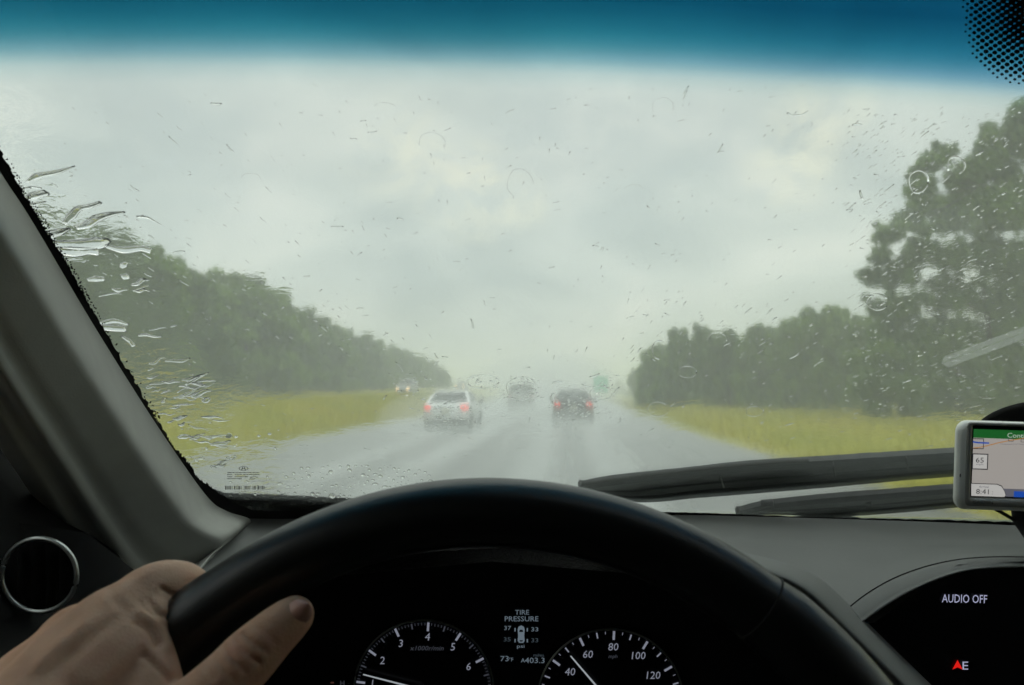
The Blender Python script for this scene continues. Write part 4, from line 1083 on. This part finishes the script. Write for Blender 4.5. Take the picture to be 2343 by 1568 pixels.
def wiper(top, bot, lip, offs, extra):
    t_, b__ = smooth_curve(top, 8), smooth_curve(bot, 8)
    m = MB(); rows = []
    for i, (a, c) in enumerate(zip(t_, b__)):
        mid = (a + c) / 2
        pa, pc = ws(*a, offs), ws(*c, offs); n = ws_n(pa)
        rows.append([pa, pa * .86 + pc * .14 - n * .0045, pa * .80 + pc * .20 - n * .0030, pa * .45 + pc * .55 - n * .0022, pa * .40 + pc * .60 - n * .0036, pa * .08 + pc * .92 - n * .0030, pc, pc + n * .007, pa + n * .007])
    m.loft(rows, True, True); w_ = m.build('wiper', M['wiper'], car, False)
    lp = smooth_curve(lip, 8); m = MB(); rows = []
    for c, l in zip(b__, lp):
        pc, pl = ws(*c, offs - .003), ws(*l, offs - .006); n = ws_n(pc); rows.append([pc, pl, pl + n * .008, pc + n * .012])
    m.loft(rows, True, True); m.build('rubber_blade', M['rubber'], w_)
    return w_
w1 = wiper([(1322, 1112), (1400, 1097), (1560, 1080), (1720, 1063), (1900, 1052), (2060, 1042), (2190, 1034), (2400, 1022)],
           [(1326, 1115), (1450, 1134), (1600, 1120), (1740, 1110), (1900, 1097), (2060, 1083), (2190, 1073), (2400, 1058)],
           [(1330, 1119), (1455, 1148), (1600, 1138), (1740, 1127), (1900, 1114), (2060, 1099), (2190, 1089), (2400, 1073)], .020, 0)
m = MB(); m.tube([ws(1648, 1092, .014), ws(1655, 1114, .014)], .0013, 8); m.build('clip', M['gps_rim'], w1)
for xj, yj in ((1905, 1074), (2072, 1062)):
    m = MB(); m.tube([ws(xj, yj - 17, .0145), ws(xj + 5, yj + 17, .0150)], .0011, 8); m.build('hinge', M['rubber'], w1)
m = MB(); rows = []
for (x, y) in smooth_curve([(1330, 1107), (1450, 1090), (1600, 1072), (1750, 1058), (1850, 1052)], 8): rows.append([ws(x, y - 4, .016), ws(x, y + 3, .012), ws(x, y + 6, .02)])
m.loft(rows); m.build('squeegee_edge', M['rubber'], w1)
w2 = wiper([(1682, 1172), (1722, 1160), (1772, 1151), (1900, 1138), (2060, 1126), (2190, 1116), (2400, 1102)],
           [(1686, 1175), (1730, 1174), (1800, 1173), (1900, 1172), (2060, 1158), (2190, 1146), (2400, 1128)],
           [(1700, 1176), (1740, 1176), (1800, 1177), (1900, 1182), (2060, 1172), (2190, 1160), (2400, 1142)], .016, 0)
m = MB(); m.tube([ws(1742, 1152, .016), ws(1768, 1148, .016)], [.006, .005], 10); m.build('end_cap', M['wiper'], w2)
m = MB(); m.cyl(ws(1987, 1155, .01), tuple(ws_n(ws(1987, 1155))), .0045, .006, 14); m.build('rivet', M['rubber'], w2)

# ---- unseen rest of the shell, side windows partly walled up to cut the light
m = MB()
def box2(x0, x1, y0, y1, z0, z1): m.box(((x0 + x1) / 2, (y0 + y1) / 2, (z0 + z1) / 2), ((x1 - x0) / 2, (y1 - y0) / 2, (z1 - z0) / 2))
m.loft([[ws_s(X, z, 0) + np.array([0, -.01, 0]) for X in np.linspace(-.5, 1.25, 12)] for z in (1.79, 1.83)])
box2(-.5, 1.25, -1.7, .25, 1.83, 1.86)
box2(-.62, -.58, -1.7, .9, .4, 1.24); box2(1.34, 1.38, -1.7, .9, .4, 1.24)
box2(-.60, -.50, -.45, -.25, 1.2, 1.85); box2(1.34, 1.38, -1.7, .1, 1.2, 1.85); box2(-.62, -.58, -1.7, -.12, 1.2, 1.85)  # pillar, then added walls filling window openings to block light
box2(-.62, 1.38, -1.75, -1.7, .4, 1.86); box2(-.62, 1.38, -1.7, 1.2, .35, .4)
m.build('cabin_shell_and_blockers', M['cabin'], car, False)
m = MB(); box2(-.62, 1.38, .80, 1.1, .4, 1.16); m.build('bulkhead', M['black'], car, False)

# ================================================================== navigator on its suction mount
ND = .63
nav = thing('navigator', 'silver satellite navigator with lit map screen clinging to the windscreen', 'navigator', tuple(pt(2320, 1068, ND)))
NR = rad(1.9)
def np2(u, v, dz=0.0):
    c, s = math.cos(NR), math.sin(NR); k = 1
    return pt(2322 + u * c - v * s, 1067 + u * s + v * c, ND - dz) - np.array(nav.location)
def rrect(hw, hh, r, n=7):
    o = []
    for cx, cy, a0 in ((hw - r, -hh + r, -90), (hw - r, hh - r, 0), (-hw + r, hh - r, 90), (-hw + r, -hh + r, 180)):
        for k in range(n): a = rad(a0 + 90 * k / (n - 1)); o.append((cx + r * math.cos(a), cy + r * math.sin(a)))
    return o
m = MB(); rows = []
for hw, hh, dz in ((128, 92, -.022), (137, 100, -.014), (140, 102, -.004), (139, 101, .002), (134, 96, .006), (124, 88, .0075)): rows.append([np2(u, v, dz) for u, v in rrect(hw, hh, 26)])
m.loft(rows, True, True); m.build('casing', M['gps'], nav)
m = MB(); o_, i_, j_ = rrect(113, 96, 10), rrect(110, 93, 9), rrect(101, 83, 4)
o_ = [(u, v) for u, v in o_]
m.loft([[np2(u, v - 2, .0078) for u, v in o_], [np2(u, v - 2, .0092) for u, v in i_], [np2(u, v - 8, .0088) for u, v in j_], [np2(u, v - 8, .0078) for u, v in j_]], True); m.build('bezel', M['gps_rim'], nav)
def nq(q, u0, v0, u1, v1, dz): q.add([np2(u0, v1, dz), np2(u1, v1, dz), np2(u1, v0, dz), np2(u0, v0, dz)], [(0, 1, 2, 3)])
def to_uv(x, y):
    dx, dy = x - 2322, y - 1067; c, s = math.cos(NR), math.sin(NR); return dx * c + dy * s, -dx * s + dy * c
m = MB(); nq(m, -101, -91, 101, 73, .0080); scr_b = m.build('screen', M['gloss_black'], nav, False)
m = MB(); nq(m, -98, -62, 98, 70, .0083); m.build('map', M['scr'], scr_b, False)
m = MB(); nq(m, -98, -82, 98, -62, .0083); m.build('header', M['scr_green'], scr_b, False)
def ntext(s, x, y, cap, material, wpx=None, dz=.0089, slant=0):
    v, f = font_polys(s); k = cap / (v[:, 1].max() - v[:, 1].min()); kx = k if wpx is None else wpx / (v[:, 0].max() - v[:, 0].min())
    u0, v0 = to_uv(x, y); q = MB(); q.add([np2(u0 + a * kx, v0 - b_ * k, dz) for a, b_ in v], f); return q.build('lettering', material, scr_b, False)
ntext('Continue', 2337, 997, 11, M['scr_txt'], 66)
ntext('65', 2241, 1053, 11.5, M['scr_ink'], 18); ntext('mph', 2241, 1063, 5, M['scr_grey'], 16)
ntext('8:41', 2247, 1125, 11.5, M['scr_ink'], 29, .0092); ntext(':', 2270, 1128, 6.5, M['scr_ink'], None, .0092); ntext('Arrival', 2250, 1114, 5, M['scr_grey'], 22, .0092)
def nline(pts, w, material, nm, dz=.0086):
    q = MB(); P = [np.array(to_uv(*p)) for p in pts]; rows = []
    for i, p in enumerate(P):
        t = P[min(i + 1, len(P) - 1)] - P[max(i - 1, 0)]; t /= np.linalg.norm(t); n = np.array([-t[1], t[0]]); rows.append([np2(*(p + n * w / 2), dz), np2(*(p - n * w / 2), dz)])
    q.loft(rows); return q.build(nm, material, scr_b, False)
nline([(2223, 1026), (2240, 1024), (2258, 1020), (2285, 1013), (2310, 1008), (2342, 1003), (2415, 994)], 1.8, M['scr_road'], 'route_line')
nline([(2225, 1011), (2236, 1013), (2248, 1013.5), (2262, 1014)], 3.4, M['scr_blue'], 'lake', .0088)
nline([(2287, 1016), (2305, 1017), (2330, 1016), (2360, 1020), (2410, 1024)], .8, M['scr_grey'], 'river')
q = MB()
def nrect(q, x0, y0, x1, y1, w, dz):
    for a in ((x0, y0, x1, y0 + w), (x0, y1 - w, x1, y1), (x0, y0, x0 + w, y1), (x1 - w, y0, x1, y1)):
        ub, vb = to_uv(x0, y0); nq(q, ub + a[0] - x0, vb + a[1] - y0, ub + a[2] - x0, vb + a[3] - y0, dz)
nrect(q, 2224, 1037.5, 2260.5, 1074, 2.2, .0087); nrect(q, 2224, 1003, 2250.5, 1027, 1.6, .0087); nrect(q, 2306, 1003.5, 2318, 1010, .9, .0089); nrect(q, 2335, 1004, 2347, 1012, .9, .0089)
q.build('sign_frame', M['scr_ink'], scr_b, False)
q = MB(); u0, v0 = to_uv(2224, 1037.5); nq(q, u0 + 1, v0 + 1, u0 + 35.5, v0 + 35.5, .0085); q.build('sign_face', M['scr_white'], scr_b, False)
q = MB(); nq(q, -98, 52, 98, 70, .0085); q.build('bottom_bar', M['scr_grey'], scr_b, False)
pill = [(2221.5, 1107), (2280, 1109), (2290, 1113), (2297, 1124), (2300, 1133), (2297, 1137.5), (2221.5, 1134.5)]
q = MB(); q.add([np2(*to_uv(*p), .0090) for p in pill], [tuple(range(len(pill)))]); q.build('arrival_field', M['scr_white'], scr_b, False)
q = MB(); q.add([np2(*to_uv(x + (1.2 if x > 2250 else 0), y - 1.6 if y < 1115 else y), .0088) for x, y in pill], [tuple(range(len(pill)))]); q.build('field_outline', M['scr_ink'], scr_b, False)
q = MB(); u0, v0 = to_uv(2319, 1124); nq(q, u0, v0, 97, v0 + 13.5, .0090); q.build('speed_field', M['scr_blue'], scr_b, False)
v, f = font_polys('GARMIN'); k = 7 / (v[:, 1].max() - v[:, 1].min()); u0, v0 = to_uv(2248, 1149.5)
q = MB(); q.add([np2(u0 + a * 46 / (v[:, 0].max() - v[:, 0].min()), v0 - b_ * k, .0098) for a, b_ in v], f); q.build('lettering', M['ink'], nav, False)
q = MB(); u0, v0 = to_uv(2196.5, 1088); nq(q, u0 - 1.4, v0 - 3.8, u0 + 1.4, v0 + 3.8, .0079); q.build('sensor_slot', M['ink'], nav, False)
for k in range(4):
    q = MB(); u0, v0 = to_uv(2264 + 8 * k, 967); q.cyl(np2(u0, v0 - 1.2, -.003), tuple(np2(1, 0) - np2(0, 0)), 2.2 * ND / F, 5 * ND / F, 8); q.build('rib', M['gps'], nav)
q = MB(); q.tube([pt(2350, 1120, .66) - np.array(nav.location), pt(2350, 1185, .70) - np.array(nav.location), pt(2380, 1215, .75) - np.array(nav.location)], [.014, .012, .016], 12); q.build('mount_arm', M['black'], nav)
q = MB(); q.tube([pt(2268, 1160, .66) - np.array(nav.location), pt(2300, 1178, .68) - np.array(nav.location), pt(2345, 1206, .72) - np.array(nav.location)], [.0016, .0016, .0016], 8); q.build('cable', M['black'], nav)
# suction cup pressed on the glass behind it
q = MB(); rows = []
cc = ws(2345, 968, -.002); nn = ws_n(cc); tx = np.cross(nn, [0, 0, 1.]); tx /= np.linalg.norm(tx); ty = np.cross(tx, nn)
for rr_, hh in ((.048, 0), (.048, .006), (.042, .012), (.030, .024), (.015, .032)): rows.append([cc - nn * hh + rr_ * (math.cos(a) * tx + math.sin(a) * ty) - np.array(nav.location) for a in np.linspace(0, 2 * math.pi, 36, endpoint=False)])
q.loft(rows, True, True); q.build('suction_cup', M['black'], nav)
q = MB(); q.tube([cc - nn * .03 - np.array(nav.location), pt(2350, 1060, .66) - np.array(nav.location)], [.012, .012], 10); q.build('ball_arm', M['black'], nav)

# ================================================================== the driver's hand on the rim
sk = bpy.data.materials.new('skin'); sk.use_nodes = True; N, L = nt(sk); b = N['Principled BSDF']; tcn = N.new('ShaderNodeTexCoord')
f1 = noise(N, L, tcn.outputs['Object'], 45, 4, .6); f2 = noise(N, L, mapping(N, L, tcn.outputs['Object'], (1, 1, 1)), 700, 3, .6)
L.new(ramp(N, L, f1, [(.3, (.60, .325, .205)), (.55, (.69, .395, .255)), (.75, (.70, .345, .245))]), b.inputs['Base Color'])
b.inputs['Roughness'].default_value = .55; b.inputs['Specular IOR Level'].default_value = .35
b.inputs['Subsurface Weight'].default_value = .12; b.inputs['Subsurface Radius'].default_value = (.008, .003, .0015); b.inputs['Subsurface Scale'].default_value = .4
vo = N.new('ShaderNodeTexVoronoi'); vo.inputs['Scale'].default_value = 760; L.new(tcn.outputs['Object'], vo.inputs['Vector'])
bn = N.new('ShaderNodeBump'); bn.inputs['Strength'].default_value = .28; bn.inputs['Distance'].default_value = .0005
L.new(math_node(N, L, 'ADD', vo.outputs['Distance'], f2), bn.inputs['Height']); L.new(bn.outputs[0], b.inputs['Normal'])
M['skin'] = sk
M['nail'] = mat('nail', (.62, .34, .28), .35, spec=.4)

base_ico = bmesh.new(); bmesh.ops.create_icosphere(base_ico, subdivisions=2, radius=1)
iv = np.array([v.co[:] for v in base_ico.verts]); jf = [tuple(v.index for v in f_.verts) for f_ in base_ico.faces]; base_ico.free()
hand = MB()
def limb(chain, n=9):
    """chain of (x, y in photo, depth, radius px): overlapping balls along it"""
    C = smooth_curve(chain, n)
    for x, y, d, r in C: hand.add(iv * (r * d / F) + pt(x, y, d), jf)
# back of the hand and forearm
limb([(-330, 2050, .20, 155), (-160, 1880, .235, 155), (0, 1740, .268, 155), (115, 1640, .290, 138)], 8)
limb([(75, 1640, .285, 125), (152, 1548, .303, 118), (215, 1478, .315, 104), (262, 1428, .325, 90), (305, 1394, .333, 76)])      # index metacarpal
limb([(20, 1660, .29, 125), (110, 1560, .315, 108), (172, 1492, .332, 92), (196, 1452, .342, 74)])                              # middle metacarpal
limb([(-20, 1680, .295, 115), (60, 1580, .325, 98), (114, 1525, .346, 84), (140, 1480, .356, 66)])                              # ring metacarpal
limb([(-50, 1720, .30, 105), (20, 1630, .335, 86), (64, 1580, .356, 68)])                                                       # little metacarpal
limb([(180, 1600, .294, 110), (262, 1520, .309, 98), (305, 1466, .320, 80), (330, 1424, .328, 66)])                             # flesh between thumb and index
limb([(300, 1700, .290, 116), (325, 1622, .300, 98), (335, 1560, .308, 80), (328, 1500, .316, 68)])
limb([(140, 1462, .330, 56), (170, 1440, .334, 57), (196, 1428, .338, 50)])     # second knuckle
# index: over the rim, down its far side
limb([(305, 1394, .333, 74), (345, 1357, .342, 68), (390, 1338, .354, 58), (425, 1338, .368, 50), (452, 1358, .378, 44), (480, 1406, .384, 40), (492, 1450, .380, 34)])
# other fingers curl round behind the rim
limb([(205, 1440, .342, 62), (262, 1425, .366, 52), (318, 1465, .386, 44), (345, 1520, .386, 38)])
limb([(148, 1462, .356, 60), (200, 1500, .378, 50), (262, 1550, .394, 42), (290, 1600, .388, 36)])
limb([(70, 1560, .356, 60), (120, 1610, .376, 46), (190, 1660, .390, 38), (230, 1700, .384, 32)])
# thumb along the near face of the rim
limb([(310, 1740, .285, 108), (392, 1676, .290, 94), (462, 1614, .296, 82), (528, 1548, .302, 72), (575, 1498, .307, 68), (618, 1456, .312, 60), (652, 1426, .316, 54), (674, 1408, .319, 47)])
me = hand.mesh('hand'); tmp = bpy.data.objects.new('hand_build', me); COL.objects.link(tmp)
r1 = tmp.modifiers.new('r', 'REMESH'); r1.mode = 'VOXEL'; r1.voxel_size = .0013; r1.use_smooth_shade = True
r2 = tmp.modifiers.new('s', 'SMOOTH'); r2.factor = .5; r2.iterations = 14
dg = bpy.context.evaluated_depsgraph_get(); dg.update()
hm = bpy.data.meshes.new_from_object(tmp.evaluated_get(dg)); bpy.data.objects.remove(tmp)
# creases, tendons and knuckle wrinkles pressed into the surface
nv = len(hm.vertices); co = np.zeros(nv * 3); hm.vertices.foreach_get('co', co); co = co.reshape(-1, 3)
no = np.zeros(nv * 3); hm.vertex_normals.foreach_get('vector', no); no = no.reshape(-1, 3)
cc_ = (co - EYE) @ ROT; pxy = np.stack([CX + F * cc_[:, 0] / -cc_[:, 2], CY - F * cc_[:, 1] / -cc_[:, 2]], 1)
facing = np.clip(((EYE - co) * no).sum(1) / np.linalg.norm(EYE - co, axis=1) * 2 + .2, 0, 1)
def press(path, amt, wdt):
    c = np.array(smooth_curve(path, 14)); d = np.sqrt(((pxy[:, None, :] - c[None]) ** 2).sum(2)).min(1)
    k = 1.15 * amt * np.exp(-(d / wdt) ** 2) * facing
    co[:] += no * k[:, None]
for p, a, wd in [([(508, 1476), (532, 1506), (562, 1536)], -.0010, 5), ([(536, 1458), (562, 1490), (596, 1518)], -.0013, 5), ([(556, 1448), (584, 1472), (612, 1490)], -.0009, 4.5), ([(488, 1498), (512, 1532), (536, 1556)], -.0007, 6), ([(466, 1522), (488, 1552)], -.0005, 6),
                 ([(548, 1474), (574, 1500)], .0007, 6), ([(590, 1436), (615, 1452), (632, 1474)], -.0004, 6),
                 ([(318, 1402), (348, 1420), (372, 1448), (386, 1478)], .0009, 9), ([(312, 1424), (340, 1442), (362, 1474)], -.0010, 9), ([(326, 1474), (362, 1504), (396, 1538)], .0005, 8), ([(330, 1500), (362, 1530), (390, 1558)], -.0009, 7),
                 ([(372, 1346), (396, 1360), (412, 1366)], -.0011, 6), ([(345, 1376), (362, 1400), (386, 1414)], -.0007, 6), ([(320, 1376), (334, 1394), (350, 1408)], -.0004, 6), ([(335, 1370), (350, 1392), (372, 1408)], -.0004, 5),
                 ([(180, 1470), (235, 1425), (285, 1392)], .0008, 24), ([(148, 1440), (185, 1408), (222, 1384)], -.0008, 18), ([(95, 1520), (150, 1470), (190, 1430)], .0008, 18), ([(250, 1345), (262, 1372), (285, 1395)], -.0006, 14)]: press(p, a, wd)
hm.vertices.foreach_set('co', co.ravel()); hm.update()
hm.polygons.foreach_set('use_smooth', [True] * len(hm.polygons)); hm.materials.clear()
ctr = Vector(pt(280, 1500, .32)); hm.transform(Matrix.Translation(-ctr))
person = link('person', hm, M['skin']); person.location = ctr
tag(person, "driver's bare left hand gripping the steering wheel, thumb resting along the rim", 'hand')
q = MB(); rows = []
ax = np.array([64, -52.]); ax /= np.linalg.norm(ax); nx_ = np.array([-ax[1], ax[0]])
for i, s in enumerate(np.linspace(-1, 1, 12)):
    row = []
    hw = 27 * (1 - .55 * abs(s) ** 4) * (1 if s > -.6 else 1 - .5 * ((-.6 - s) / .4) ** 2)
    for t in np.linspace(-1, 1, 11):
        p = np.array([675, 1404]) + ax * 38 * s + nx_ * (hw * 1.06 * t + 3)
        row.append(pt(*p, .3190 - .0083 - .0006 + .0034 * t * t + .0010 * s * s))
    rows.append(row)
q.loft(rows); nl = q.build('thumbnail', M['nail'], None); nl.data.transform(Matrix.Translation(-ctr)); nl.parent = person
